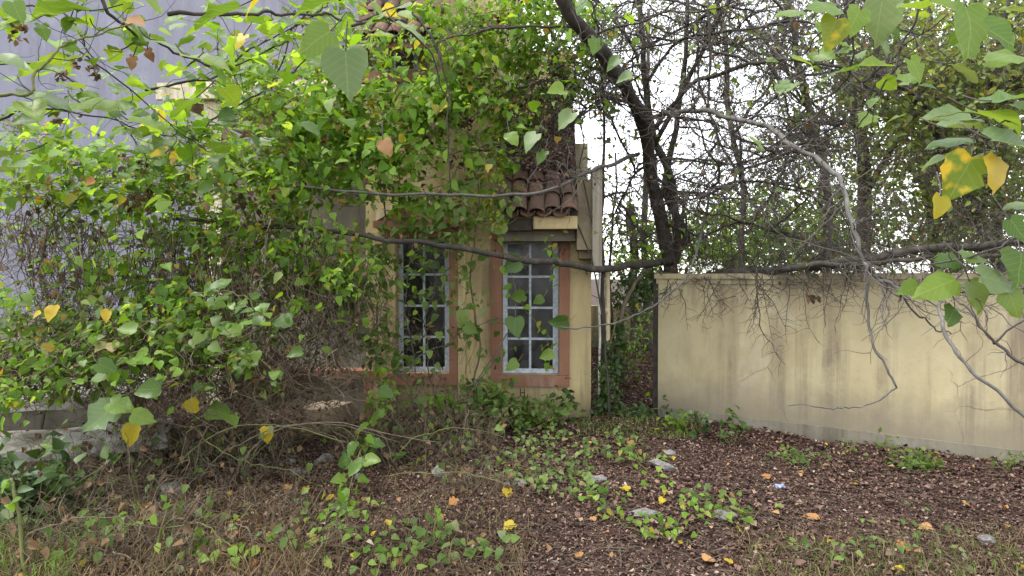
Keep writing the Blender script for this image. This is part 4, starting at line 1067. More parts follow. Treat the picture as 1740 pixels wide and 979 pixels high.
t = Plant('young_climber', 'fresh light green climber with broad leaves in front of the porch pier', 'climber', G(610, 880), seed=92, mat='stem_green', limit=120)
q = t.stem(PP((585,880,4.05),(600,800,4.6),(625,730,5.4),(645,680,5.8),(648,630,5.95)), .005, .003, 5, 7, .01)
t.along([q], 'heart', 'leaf_bright', 100, (.045, .095), .075)
for (x, y, s_, a_, Y0) in ((655,670,38,-60,5.3),(640,705,36,70,5.2),(612,730,34,80,5.0),(640,755,34,-70,4.9),(598,765,40,0,4.6),(580,785,46,80,4.6),(575,815,34,60,4.4),(610,785,38,-80,4.5),(630,785,40,-70,4.5),(600,800,36,20,4.4),(570,865,30,60,4.2),(585,870,34,-50,4.1)):
    t.leaf_at(x, y, Y0, s_ * .72, a_, 'leaf_big', face=(t.rng.normal() * .4, -.6, .7))
t.done()

# ================================================================ overhanging branches near the camera
t = Plant('overhanging_branch', 'near branch with broad heart shaped leaves reaching in at the upper left', 'branch', P(100, -160, 2.2), seed=100, stem='stem', mat='bark_dark', limit=300)
A = t.stem(PP((150,-40,2.4),(200,35,2.45),(255,70,2.6),(330,105,2.8),(385,115,2.9),(470,85,3.0),(520,60,3.1)), .008, .003, 5, 7, .006)
B = t.stem(PP((290,28,2.3),(420,28,2.5),(480,30,2.6),(545,28,2.7),(600,40,2.8),(700,10,2.9)), .009, .004, 5, 7, .006)
C = t.stem(PP((0,165,2.0),(50,158,2.0),(70,125,2.05),(110,80,2.1),(160,65,2.2),(230,40,2.3)), .006, .003, 5, 7, .006, mat='stem_green')
D = t.stem(PP((250,155,2.9),(320,145,3.0),(380,125,3.1),(440,80,3.2),(520,40,3.3),(560,10,3.3)), .007, .003, 5, 7, .006)
E = t.stem(PP((340,235,3.2),(370,200,3.2),(430,170,3.2),(490,130,3.2),(550,70,3.1)), .006, .003, 5, 7, .006)
F_ = t.stem(PP((600,48,3.0),(660,35,3.1),(700,55,3.2),(735,105,3.3),(762,175,3.4)), .008, .004, 5, 7, .006)
H_ = t.stem(PP((120,80,2.6),(210,140,2.7),(300,220,2.9),(360,260,3.0)), .004, .002, 4, 7, .006)
I_ = t.stem(PP((30,20,2.4),(100,20,2.5),(150,70,2.5),(165,140,2.6)), .004, .002, 4, 7, .006)
J_ = t.stem(PP((-40,215,2.6),(60,190,2.7),(170,200,2.9),(280,230,3.1),(380,215,3.3),(470,240,3.5)), .005, .002, 5, 7, .01)
K_ = t.stem(PP((-30,120,2.5),(70,110,2.6),(160,165,2.8),(230,235,3.0),(250,290,3.1)), .004, .002, 5, 7, .01)
L_ = t.stem(PP((560,-30,3.2),(500,60,3.3),(460,150,3.4),(400,200,3.5),(330,225,3.5)), .005, .002, 5, 7, .01)
t.along([J_, K_, L_], 'broad', 'leaf_big', 90, (.05, .11), .14, bias=(0, -.3, .9), spread=.35, tspread=.9)
t.along([J_, K_, L_], 'broad', 'leaf_bright', 60, (.05, .10), .18, bias=(0, -.3, .9), spread=.35, tspread=.9)
for q in (A, B, C, D, E, F_, H_, I_, J_, K_, L_):
    t.twigs_on(q, 9, .3, .002, .2, -.01, 1)
t.along([A, B, D, E, H_], 'broad', 'leaf_big', 130, (.05, .125), .13, bias=(0, -.3, .9), spread=.35, tspread=.9)
t.along([C, I_, A], 'broad', 'leaf_big', 50, (.05, .10), .12, bias=(0, -.3, .9), spread=.35, tspread=.9)
t.along([A, D, H_], 'broad', 'leaf_bright', 70, (.05, .11), .2, bias=(0, -.3, .9), spread=.35, tspread=.9)
for (x, y, s_, a_, m_, fc) in ((590,125,95,-5,'leaf_pale',(0,-1,.3)),(540,72,70,50,'leaf_big',(0,-1,.5)),(110,18,110,85,'leaf_big',(0,-.35,.9)),(122,46,30,10,'leaf_big',(0,-1,.3)),(30,45,60,60,'leaf_pale',(0,-.5,.8)),
        (375,20,80,85,'leaf_big',(0,-.4,.9)),(290,75,70,-80,'leaf_pale',(0,-.4,.9)),(360,105,80,-75,'leaf_big',(0,-.45,.9)),(200,60,60,-80,'leaf_big',(0,-.4,.9)),(235,40,44,-70,'leaf_tan',(0,-.6,.8)),
        (170,175,80,-75,'leaf_big',(0,-.5,.8)),(85,165,80,-60,'leaf_big',(0,-.5,.8)),(45,205,40,60,'leaf_big',(0,-.6,.8)),(310,180,70,80,'leaf_big',(0,-.35,.9)),(245,205,60,-85,'leaf_big',(0,-.35,.9)),(408,70,38,10,'leaf_yellow',(0,-.8,.5)),
        (430,10,50,20,'leaf_yellowgreen',(0,-.8,.5)),(228,108,24,15,'leaf_tan',(0,-1,.2)),(258,95,22,-20,'leaf_tan',(0,-1,.2)),(195,85,34,80,'leaf_yellow',(0,-.6,.8)),(270,262,26,70,'leaf_turning',(0,-.8,.5)),(660,15,90,75,'leaf_big',(0,-.5,.8)),
        (540,10,90,80,'leaf_big',(0,-.5,.8)),(695,48,54,-50,'leaf_pale',(0,-.5,.8)),(650,62,44,60,'leaf_big',(0,-.5,.8)),(20,255,60,70,'leaf_pale',(0,-.4,.9)),(25,285,80,-70,'leaf_pale',(0,-.4,.9)),(155,310,20,60,'leaf_orange',(0,-.8,.5)),
        (655,250,34,-20,'leaf_tan',(0,-1,.2)),(640,40,40,60,'leaf_big',(0,-.5,.8)),(300,120,50,60,'leaf_mid',(0,-.5,.8))):
    t.leaf_at(x, y, float(t.rng.uniform(1.9, 2.6)), s_ * .95, a_, m_, face=fc)
for (x, y) in ((42,50),(36,68),(108,130),(140,110),(165,120),(102,205)):
    c_ = P(x, y, 2.3); t.leaves('curled', 'leaf_dead', c_ + t.rng.normal(size=(8, 3)) * .009, .026, spread=1.5)
t.done()

t = Plant('overhanging_branch', 'leafy twig with one large yellow leaf reaching in from the right edge', 'branch', P(1830, 330, 2.0), seed=101, stem='stem', mat='bark_brown', limit=200)
A = t.stem(PP((1800,200,2.0),(1740,205,2.0),(1690,215,2.0),(1672,240,2.0),(1678,300,1.98)), .005, .0025, 5, 7, .004, mat='bark_brown')
A2 = t.stem(PP((1690,215,2.0),(1650,195,2.05),(1600,200,2.1),(1570,208,2.1)), .003, .0015, 4, 6, .004, mat='stem_green')
B = t.stem(PP((1800,370,2.3),(1740,400,2.3),(1690,425,2.3),(1640,440,2.3),(1565,448,2.35)), .006, .003, 5, 7, .005)
C = t.stem(PP((1820,500,2.25),(1740,488,2.25),(1690,500,2.3),(1600,495,2.35)), .005, .0025, 5, 7, .005)
D = t.stem(PP((1800,660,2.6),(1740,620,2.6),(1690,580,2.65),(1650,530,2.7),(1610,495,2.8)), .009, .005, 5, 7, .006)
D2 = t.stem(PP((1690,585,2.65),(1740,545,2.6),(1800,510,2.5)), .005, .003, 4, 6, .006)
D3 = t.stem(PP((1690,585,2.65),(1655,540,2.62),(1640,500,2.6)), .004, .002, 4, 6, .006)
for q in (B, C, D): t.twigs_on(q, 8, .22, .0022, .25, -.02, 1)
for (x, y, s_, a_, m_, fc, Y0) in ((1632,303,92,25,'leaf_turning',(.1,-1,.2),1.95),(1694,293,72,15,'leaf_yellow',(.5,-1,.1),1.9),(1592,350,44,20,'leaf_yellowgreen',(.2,-1,.1),1.95),(1612,203,95,80,'leaf_pale',(0,-.35,.9),2.1),(1640,215,80,-80,'leaf_pale',(0,-.45,.9),2.0),
        (1700,195,100,-80,'leaf_big',(0,-.3,.9),2.0),(1720,160,90,-85,'leaf_big',(0,-.2,.95),1.9),(1725,245,100,-75,'leaf_pale',(0,-.35,.9),1.9),(1645,262,80,70,'leaf_pale',(0,-.35,.9),2.1),(1600,262,70,85,'leaf_big',(0,-.3,.9),2.2),(1610,235,80,80,'leaf_big',(0,-.25,.95),2.2),
        (1592,485,76,75,'leaf_big',(-.1,-.8,.6),2.3),(1608,443,50,75,'leaf_big',(0,-.6,.8),2.35),(1655,437,48,-70,'leaf_big',(0,-.6,.8),2.3),(1700,475,80,-75,'leaf_pale',(.1,-.8,.6),2.2),(1658,505,64,-10,'leaf_big',(0,-1,.3),2.3),(1735,455,80,20,'leaf_big',(0,-.9,.5),2.2),
        (1725,515,60,-20,'leaf_big',(0,-1,.4),2.2),(1620,535,44,40,'leaf_big',(.3,-.9,.4),2.3),(1545,492,40,70,'leaf_big',(0,-.7,.6),2.4),(1730,390,50,-30,'leaf_bright',(0,-.9,.5),2.2),(1728,345,50,80,'leaf_pale',(0,-.3,.9),2.1)):
    t.leaf_at(x, y, Y0, s_ * .92, a_, m_ if m_ != 'leaf_bright' else 'leaf_big', face=fc)
t.done()

t = Plant('overhanging_branch', 'leafy twigs with a yellowing leaf hanging in at the upper right', 'branch', P(1560, -200, 2.3), seed=102, stem='stem', mat='bark_dark', limit=200)
A = t.stem(PP((1475,-60,2.3),(1468,0,2.3),(1455,60,2.35),(1440,130,2.4),(1380,200,2.5),(1300,260,2.6),(1230,330,2.7)), .006, .0025, 5, 7, .008)
B = t.stem(PP((1590,-50,2.4),(1555,40,2.45),(1520,100,2.5),(1490,160,2.55),(1455,220,2.6)), .006, .003, 5, 7, .008)
C = t.stem(PP((1640,-60,2.2),(1650,20,2.2),(1660,60,2.2)), .005, .003, 5, 7, .006)
D = t.stem(PP((1450,0,2.5),(1380,80,2.6),(1330,110,2.7),(1260,150,2.8)), .005, .002, 5, 7, .008)
for q in (A, B, D): t.twigs_on(q, 10, .3, .002, .25, -.01, 1)
t.along([B, C, D], 'broad', 'leaf_big', 34, (.05, .11), .12, bias=(0, -.4, .85), spread=.4)
for (x, y, s_, a_, m_, fc) in ((1408,58,62,25,'leaf_turning',(.2,-1,.1)),(1452,32,56,30,'leaf_big',(.2,-1,.1)),(1490,40,84,5,'leaf_pale',(0,-1,.3)),(1650,45,96,0,'leaf_big',(0,-1,.4)),(1640,85,50,10,'leaf_big',(0,-1,.4)),(1690,60,80,-30,'leaf_big',(0,-.8,.6)),(1555,116,46,-25,'leaf_big',(0,-1,.4)),
        (1485,112,60,60,'leaf_big',(0,-.6,.8)),(1360,105,40,-75,'leaf_big',(0,-.5,.8)),(1420,120,60,80,'leaf_big',(0,-.3,.9)),(1395,15,70,70,'leaf_big',(0,-.5,.8)),(1340,20,60,60,'leaf_big',(0,-.6,.8)),(1700,95,80,60,'leaf_big',(0,-.5,.8)),(1725,20,70,80,'leaf_pale',(0,-.4,.9)),(1540,15,60,75,'leaf_big',(0,-.5,.8)),(1640,120,60,-80,'leaf_pale',(0,-.3,.9)),(1590,10,60,-40,'leaf_big',(0,-.5,.8))):
    t.leaf_at(x, y, float(t.rng.uniform(2.0, 2.5)), s_ * .92, a_, m_, face=fc)
t.done()
t = Plant('overhanging_branch', 'small leafy twig with pale heart leaves hanging in front of the bare tree', 'branch', P(1010, -100, 3.2), seed=103, stem='stem', mat='bark_dark', limit=80)
A = t.stem(PP((985,-30,3.2),(1010,30,3.25),(1020,80,3.3),(980,140,3.4),(950,190,3.5),(900,240,3.6)), .004, .002, 4, 7, .01)
t.twigs_on(A, 8, .25, .0018, .25, -.02, 1)
for (x, y, s_, a_, m_) in ((1012,75,40,10,'leaf_big'),(1040,108,34,60,'leaf_big'),(960,205,44,40,'leaf_pale'),(945,155,40,70,'leaf_big'),(900,238,44,30,'leaf_pale'),(870,235,34,-20,'leaf_big'),(1060,135,34,80,'leaf_pale'),(985,10,40,30,'leaf_big'),(920,265,30,20,'leaf_big')):
    t.leaf_at(x, y, 3.3, s_ * .85, a_, m_, face=(t.rng.normal() * .4, -.8, .5))
t.done()

# ================================================================ small plants at the wall foot
def bush(name, label, px, py, Yd, rx, h, n, mat, seed, size=(.05, .09), kind='ovate', group=None, cat='shrub', stems=7, limit=90):
    b = P(px, 470 + F * EYE / Yd, Yd); b[2] = float(ground_z(b[0], b[1]))
    t = Plant(name, label, cat, b, group, seed, mat='stem_green', limit=limit)
    for j in range(stems):
        e = b + (t.rng.normal() * rx * .6, t.rng.normal() * rx * .4, h * t.rng.uniform(.6, 1.05))
        q = t.stem([b + (t.rng.normal() * .03, t.rng.normal() * .03, 0), (b + e) / 2 + t.rng.normal(size=3) * .03, e], .005, .002, 4, 6, .006)
        t.along([q[3:]], kind, mat, n // stems, size, .045, bias=(0, -.4, .8), tip=(0, -.2, 0), tspread=.9)
    t.done()
bush('sapling', 'dark glossy sapling standing before the yellow wall below the clear window', 955, 690, 6.4, .14, .38, 60, 'leaf_dark', 110, (.07, .11), group='saplings at the wall foot', cat='sapling')
bush('sapling', 'small dark sapling at the near end of the boundary wall', 1190, 740, 6.0, .12, .26, 40, 'leaf_dark', 111, (.06, .10), group='saplings at the wall foot', cat='sapling')
bush('sapling', 'slender dark sapling a step along the boundary wall', 1246, 770, 5.75, .08, .33, 34, 'leaf_dark', 112, (.06, .10), group='saplings at the wall foot', cat='sapling', stems=4)
bush('weed', 'thin reddish weed against the wall plinth', 1450, 775, 5.45, .06, .16, 14, 'leaf_olive', 113, (.03, .05), group='weeds along the plinth', cat='weed', stems=4)
bush('weed', 'sparse upright weed leaning on the plinth', 1520, 785, 5.3, .10, .20, 26, 'leaf_mid', 114, (.03, .06), group='weeds along the plinth', cat='weed', stems=4)
bush('weed', 'weed at the far end of the plinth', 1715, 800, 4.98, .09, .17, 26, 'leaf_mid', 115, (.03, .06), group='weeds along the plinth', cat='weed', stems=4)
bush('low_shrub', 'leafy green mound growing on the litter before the plinth', 1575, 830, 4.95, .26, .14, 130, 'leaf_mid', 116, (.04, .07), stems=12)
bush('low_shrub', 'low weeds on the litter near the start of the plinth', 1350, 800, 5.35, .28, .07, 90, 'leaf_mid', 117, (.03, .06), stems=10)
bush('low_shrub', 'loose green shrub under the clear window', 885, 720, 6.2, .50, .32, 420, 'leaf_mid', 118, (.05, .09), stems=24, limit=200)
bush('low_shrub', 'taller heart leaved shrub between the two windows', 825, 715, 6.2, .30, .44, 320, 'leaf_mid', 119, (.06, .10), 'heart', stems=12, limit=120)
bush('low_shrub', 'yellowish leafy shrub under the half hidden window', 750, 730, 6.1, .30, .36, 180, 'leaf_bright', 120, (.05, .10), 'heart', stems=12, limit=120)
bush('low_shrub', 'dark fern like tuft beside the terrace step', 40, 850, 3.9, .38, .50, 260, 'leaf_dark', 121, (.06, .12), stems=14, limit=120)
bush('low_shrub', 'low dark greenery across the passage mouth', 1085, 735, 6.55, .30, .10, 160, 'leaf_dark', 122, (.04, .08), stems=12)
bush('low_shrub', 'small yellow green weeds at the start of the boundary wall', 1150, 745, 6.2, .16, .12, 60, 'leaf_bright', 123, (.04, .07), stems=8)

# --- dry weeds and fallen stems in front of the thickets and the windows
def dry_weeds(label, seed, regions):
    b = G((regions[0][0] + regions[0][2]) / 2, regions[0][3]); t = Plant('dry_weeds', label, 'dry weeds', (b[0], b[1], 0), 'dry weeds', seed, mat='stem_dry', limit=60); rg = t.rng
    for (x0, y0, x1, y1, n, h) in regions:
        for _ in range(n):
            p = G(rg.uniform(x0, x1), rg.uniform(y0, y1)); p[2] = ground_z(p[0], p[1])
            w = wander(p, (rg.normal() * .5, rg.normal() * .4, 1), h * rg.uniform(.4, 1.15), 9, .2, -.05, rg); t.twig.tube(w, np.linspace(.0042, .0016, 10), 3)
            for _k in range(3):
                w2 = wander(w[int(rg.integers(2, 9))], rg.normal(size=3), rg.uniform(.06, .3), 5, .35, -.1, rg); t.twig.tube(w2, np.linspace(.0026, .0011, 6), 3)
            if rg.random() < .6: t.leaves('curled', 'leaf_dead', w[rg.integers(3, 10, 2)] + rg.normal(size=(2, 3)) * .02, rg.uniform(.03, .07, 2))
            if rg.random() < .18: t.leaves('heart', 'leaf_mid', w[rg.integers(3, 10, 2)] + rg.normal(size=(2, 3)) * .03, rg.uniform(.04, .075, 2))
    # a few longer stems to follow by eye
    for _ in range(7):
        x0, y0, x1, y1, n, h = regions[int(rg.integers(0, len(regions)))]; p = G(rg.uniform(x0, x1), y1 - 5); d = rg.normal() * .5
        t.stem([p, p + (d * .3, 0, h * .6), p + (d * .8, .05, h * .8), p + (d * 1.5, .1, h * .55)], .0055, .003, 5, 6, .012, mat='stem_green' if rg.random() < .4 else 'stem_dry')
    t.done()
dry_weeds('dry brown weeds standing in front of the half hidden window', 160, [(640, 735, 840, 790, 260, .55), (560, 740, 680, 800, 110, .4), (700, 790, 900, 850, 70, .2)])
dry_weeds('dead stems and vines tumbling over the concrete ledges', 161, [(0, 790, 260, 880, 170, .55), (160, 760, 420, 840, 210, .6)])
dry_weeds('dry tangle beneath the vine curtain beside the tan block', 162, [(300, 745, 500, 810, 170, .5), (400, 730, 560, 760, 60, .3)])
dry_weeds('flattened dead weeds among the lower left grass', 163, [(0, 860, 330, 985, 150, .38), (250, 820, 560, 960, 120, .22)])

# --- creeper running over the ground
def runner(label, seed, paths, n, size, mat='leaf_bright', limit=160):
    b = G(*paths[0][0]); t = Plant('ground_creeper', label, 'creeper', (b[0], b[1], 0), 'creepers on the ground', seed, mat='stem_green', limit=limit)
    for pts in paths:
        w = [G(*p) for p in pts]
        for k, p in enumerate(w): p[2] = ground_z(p[0], p[1]) + .03 + .02 * (k % 2)
        q = t.stem(w, .003, .002, 4, 8, .012)
        m_ = int(n * len(pts)); idx = t.rng.integers(0, len(q), m_)
        off = t.rng.normal(size=(m_, 3)) * (.10, .10, .0); off[:, 2] = t.rng.uniform(.01, .07, m_)
        t.leaves('heart', mat, q[idx] + off, t.rng.uniform(*size, m_), bias=(0, -.35, .95), spread=.25, tip=(0, -.7, -.2), tspread=.8)
    t.done()
runner('bright creeper mat spreading below the window shrub', 130, [((870,740),(900,770),(950,790),(985,820)), ((880,780),(930,800),(980,830),(1010,850)), ((930,745),(985,770),(1000,800)), ((850,790),(880,830),(930,840),(1000,850))], 16, (.03, .06), 'leaf_mid', limit=260)
runner('creeper runner curving over the litter towards the viewer', 131, [((1005,850),(1025,880),(1060,910),(1110,925),(1150,935)), ((1110,925),(1160,905),(1165,870)), ((1180,900),(1220,890),(1270,905),(1290,870)), ((1060,770),(1090,800),(1130,840))], 7, (.03, .058), limit=160)
runner('sparse creeper patch among litter at the passage mouth', 132, [((1030,745),(1070,770),(1100,800)), ((1010,770),(1060,790)), ((1190,870),(1230,880))], 9, (.04, .07), 'leaf_mid', 60)
runner('pale weed runner at the lower right among grass', 133, [((1560,905),(1590,930),(1620,960),(1650,985)), ((1480,925),(1470,945),(1500,960)), ((1330,940),(1400,955),(1450,970))], 4, (.025, .05), 'leaf_mid', 60)
runner('fresh green seedlings in front of the young climber', 134, [((560,860),(575,880),(590,885)), ((545,950),(600,960),(640,955)), ((555,920),(560,890)), ((640,960),(650,985))], 6, (.03, .06), 'leaf_bright', 80)
runner('small weed trail in the middle of the dry grass', 135, [((690,905),(730,930),(760,920)), ((790,950),(830,955),(820,930)), ((680,970),(690,930))], 7, (.04, .07), 'leaf_mid', 60)
runner('lone weeds sprouting in the lower left grass', 136, [((190,840),(195,880),(190,930)), ((370,950),(390,965)), ((310,935),(330,945)), ((170,930),(200,910))], 7, (.05, .075), 'leaf_bright', 60)
for k, (pts, lab) in enumerate(((((38,990),(30,920),(20,845),(14,815)), 'thick pale green stalk standing at the lower left corner'), (((245,985),(262,930),(280,870),(286,850)), 'thin green stalk leaning beside the lone weeds'), (((737,935),(738,880),(737,855)), 'short pale stalk upright in the litter'))):
    b = G(*pts[0]); t = Plant('green_stalk', lab, 'stalk', b, 'green stalks in the grass', 140 + k, mat='stem_green', limit=20)
    q = t.stem([P(x, y, b[1] + .02 * j) for j, (x, y) in enumerate(pts)], (.012, .006, .006)[k], (.007, .003, .003)[k], 5, 6, .004)
    t.along([q], 'ovate', 'leaf_bright', 6, (.04, .07), .02); t.done()
# ================================================================ ground cover
rng = np.random.default_rng(200)
def view_points(n, y0, y1, xm=.9):
    """points spread evenly over the ground in view"""
    y = np.sqrt(rng.uniform(y0 ** 2, y1 ** 2, n)); x = rng.uniform(-xm, xm, n) * y
    return x, y
def litter(name, n, y0, y1, size, mat, kind, lift=.012, xr=None, keep=None):
    x, y = view_points(n, y0, y1)
    if xr: x = rng.uniform(xr[0], xr[1], n); y = rng.uniform(y0, y1, n)
    if keep is not None:
        k = keep(x, y); x, y = x[k], y[k]
    m_ = len(x); pos = np.column_stack([x, y, ground_z(x, y) + rng.uniform(0, lift, m_)])
    nr, tp = frames(m_, rng, bias=(0, 0, 1), spread=.33, tip=(0, 0, 0), tspread=1)
    g = Geo(); scatter(g, kind, pos, nr, tp, rng.uniform(*size, m_) , rng)
    o = link(name, g.mesh(name, True), M[mat]); return o
def outside(x, y):
    """not inside the boundary wall, the house or the neighbour"""
    c = WA + np.outer(x - WA[0], wd / wd[0]); inwall = (x > WA[0]) & (y > c[:, 1] - .01) & (y < c[:, 1] + .2)
    u = (x - HOX[0]) * ca + (y - HOX[1]) * sa; v = -(x - HOX[0]) * sa + (y - HOX[1]) * ca
    inhouse = (u < .0) & (v > -.02) & (u > wall_l)
    return ~(inwall | inhouse)
a = litter('leaf_litter', 60000, 2.6, 7.2, (.014, .034), 'litter', 'curled', .016, keep=outside)
tag(a, 'brown dry leaf litter covering the ground', 'leaf litter', kind='stuff')
a = litter('leaf_litter', 30000, 7.0, 13.5, (.03, .06), 'litter', 'tiny', .03, xr=(.9, 4.5), keep=outside)
tag(a, 'dry leaf litter filling the side passage', 'leaf litter', kind='stuff')
a = litter('leaf_litter', 80000, 2.6, 6.6, (.009, .026), 'litter', 'tiny', .02, keep=outside)
tag(a, 'dark crumbled leaf fragments mixed into the litter', 'leaf litter', kind='stuff')
a = litter('leaf_litter', 7000, 2.6, 7.0, (.03, .065), 'litter', 'curled', .03, keep=lambda x, y: outside(x, y) & (np.sin(2.1 * x + 1.3 * y) + np.sin(3.7 * y - 1.1 * x) + rng.normal(size=len(x)) * .6 > .2))
tag(a, 'larger dry leaves gathered in drifts on the litter', 'leaf litter', kind='stuff')
# litter on the tiled canopy
g = Geo(); n = 4200
hm = house.matrix_basis.to_3x3(); uu = rng.uniform(upx(850, vE), upx(975, vE), n); tt = rng.uniform(.25, 1, n) ** .7
vv = vE + (0.64 - vE) * tt; zz = zpx(900, 360, vE) + 1.08 * tt + .05 + rng.uniform(0, .10, n)
rot = Matrix.Rotation(HOYAW, 3, 'Z'); pos = np.array([tuple(rot @ Vector((a_, b_, c_))) for a_, b_, c_ in zip(uu, vv, zz)]) + np.array((HOX[0], HOX[1], 0))
nr, tp = frames(n, rng, bias=(0, -.7, .7), spread=.35, tip=(0, 0, 0), tspread=1); scatter(g, 'ovate', pos, nr, tp, rng.uniform(.025, .05, n), rng)
tag(link('leaf_litter', g.mesh('leaf_litter', True), M['litter']), 'dry leaves heaped on the small tiled canopy', 'leaf litter', kind='stuff')

def blades(name, n, region, h, mat, label, seed, lean=.6, w=.003):
    rg = np.random.default_rng(seed); g = Geo(); px = rg.uniform(region[0], region[2], n); py = region[1] + (region[3] - region[1]) * rg.uniform(0, 1, n) ** .8
    Yd = F * EYE / (py - HY); x = (px - CX) / F * Yd; base = np.column_stack([x, Yd, ground_z(x, Yd)])
    hh = rg.uniform(h * .35, h, n); d = rg.normal(size=(n, 2)) * lean
    sd = unit(np.column_stack([rg.normal(size=n), rg.normal(size=n) * .4, np.zeros(n)]))
    top = np.stack([base, base + np.column_stack([d * hh[:, None] * .25, hh * .55]), base + np.column_stack([d * hh[:, None] * .7, hh * (.95 - .35 * np.minimum(np.linalg.norm(d, axis=1), 1.8))])], 1)
    ww = rg.uniform(.5, 1.2, n)[:, None] * w
    v = np.stack([top[:, 0] - sd * ww, top[:, 0] + sd * ww, top[:, 1] - sd * ww * .8, top[:, 1] + sd * ww * .8, top[:, 2]], 1)
    f = np.array([(0, 1, 3), (0, 3, 2), (2, 3, 4)])
    g.add(v.reshape(-1, 3), (np.arange(n)[:, None, None] * 5 + f[None]).reshape(-1, 3))
    tag(link(name, g.mesh(name, False), M[mat]), label, 'grass', kind='stuff')
blades('dry_grass', 2600, (-60, 800, 520, 1010), .22, 'dry_grass', 'dry straw coloured grass in the lower left', 1, 1.1)
blades('dry_grass', 1500, (480, 790, 900, 1010), .17, 'dry_grass', 'thin dry grass in the middle of the litter', 2, 1.2, .0025)
blades('dry_grass', 900, (1250, 900, 1800, 1010), .16, 'dry_grass', 'dry grass tufts in the lower right', 3, 1.0, .0025)
blades('green_grass', 420, (-60, 850, 130, 1010), .28, 'green_grass', 'green grass at the lower left corner', 4, .8)
blades('green_grass', 500, (1280, 920, 1800, 1010), .12, 'green_grass', 'short green grass in the lower right', 5, .8, .0025)
blades('green_grass', 500, (980, 728, 1180, 752), .09, 'green_grass', 'short grass across the passage mouth', 6, .8, .004)
# dry sticks on the ground
g = Geo()
for k in range(1500):
    px = rng.uniform(0, 1740); py = rng.uniform(760, 985); b = G(px, py); a_ = rng.uniform(0, 2 * math.pi)
    b[2] = ground_z(b[0], b[1]) + .02
    w = wander(b, (math.cos(a_), math.sin(a_), .05), rng.uniform(.05, .28), 4, .15, 0, rng); w[:, 2] = ground_z(w[:, 0], w[:, 1]) + rng.uniform(.012, .04)
    g.tube(w, rng.uniform(.0012, .003), 3)
tag(link('dry_sticks', g.mesh('dry_sticks', True), M['stem_dry']), 'thin dry sticks strewn over the litter', 'twigs', kind='stuff')
t = Plant('dry_stem', 'arched reddish dry stem in the lower left grass', 'stem', G(140, 975), seed=150, mat='stem_dry')
b = G(140, 975)[1]; t.stem([P(140,978,b), P(165,950,b), P(200,945,b), P(232,962,b), P(250,980,b)], .006, .004, 5, 7, .004); t.done()

# single fallen leaves
FL = [(863,850,30,'leaf_yellow','narrow yellow leaf standing out on the litter below the shrub'),(864,905,36,'leaf_yellow','large yellow and brown leaf lying on open litter in the middle'),(453,919,26,'leaf_yellow','yellow leaf lying flat in the dry grass'),
      (1243,965,26,'leaf_yellow','bright yellow leaf at the bottom edge of the litter'),(1207,962,34,'leaf_orange','orange leaf close beside the bright yellow bottom leaf'),(1541,942,40,'leaf_orange','large tan orange leaf lying below the boundary wall'),(1577,910,32,'leaf_orange','orange leaf behind the large tan leaf'),
      (1382,880,38,'leaf_orange','broken tan leaf on open litter before the wall'),(1453,823,20,'leaf_yellow','small pale yellow leaf midway to the wall'),(533,932,24,'leaf_yellow','yellow leaf next to the fresh seedlings'),(717,781,26,'leaf_yellow','yellow leaf fallen under the window shrubs'),
      (240,872,44,'leaf_orange','rust brown leaf curled near the grey stone on the left'),(205,964,34,'leaf_orange','orange leaf under the arched dry stem'),(134,972,26,'leaf_yellow','pale yellow leaf at the foot of the arched stem'),(515,838,24,'leaf_yellow','golden leaf left of the young climber'),
      (557,846,24,'leaf_yellow','golden leaf touching the young climber'),(770,866,28,'leaf_orange','tan yellow leaf near the short pale stalk'),(748,893,26,'leaf_orange','pinkish tan leaf below the short pale stalk'),(1062,842,26,'leaf_yellow','tan yellow leaf above the creeper runner'),(1126,867,22,'leaf_yellow','yellow leaf at the bend of the creeper runner'),
      (1305,810,26,'leaf_orange','rust orange leaf beside the blue plastic scrap'),(527,916,26,'leaf_orange','orange leaf in the dry grass beside the golden leaves'),(485,838,22,'leaf_orange','brownish leaf at the edge of the dry grass'),(680,965,30,'leaf_orange','tan leaf at the bottom between weeds'),
      (1010,890,22,'leaf_orange','small tan leaf below the creeper mat'),(985,955,26,'leaf_orange','orange brown leaf near the bottom centre'),(1650,865,24,'leaf_orange','rusty leaf under the wall near the green mound'),(1232,850,26,'leaf_orange','light orange leaf right of the creeper runner'),
      (1075,762,24,'leaf_orange','orange leaf on the mound before the passage'),(1115,742,22,'leaf_yellow','golden leaf at the passage mouth'),(620,850,20,'leaf_orange','dull orange leaf behind the seedlings'),(395,893,22,'leaf_yellow','tiny yellow leaf in thick dry grass'),(905,690,16,'leaf_orange','tan leaf caught in the shrub under the clear window')]
for k, (px, py, spx, mat, lab) in enumerate(FL):
    b = G(px, py); b[2] = ground_z(b[0], b[1]) + .03
    if py < 700: b = P(px, py, 6.1)
    nr, tp = frames(1, rng, bias=(0, -.22, .95), spread=.15, tip=(0, 0, 0), tspread=1)
    o = bpy.data.objects.new('fallen_leaf', leaf_data('broad', int(rng.integers(0, 9)), mat)); scene.collection.objects.link(o)
    sz = spx / F * b[1] * .7; nr, tp = nr[0], tp[0]; sd = np.cross(tp, nr); b = b - tp * sz * .45
    o.matrix_world = Matrix(((sd[0]*sz, tp[0]*sz, nr[0]*sz, b[0]), (sd[1]*sz, tp[1]*sz, nr[1]*sz, b[1]), (sd[2]*sz, tp[2]*sz, nr[2]*sz, b[2]), (0, 0, 0, 1)))
    tag(o, lab, 'leaf', 'leaves fallen on the litter')
n = 170; x, y = view_points(n, 3.0, 6.6); k_ = outside(x, y); x, y = x[k_], y[k_]
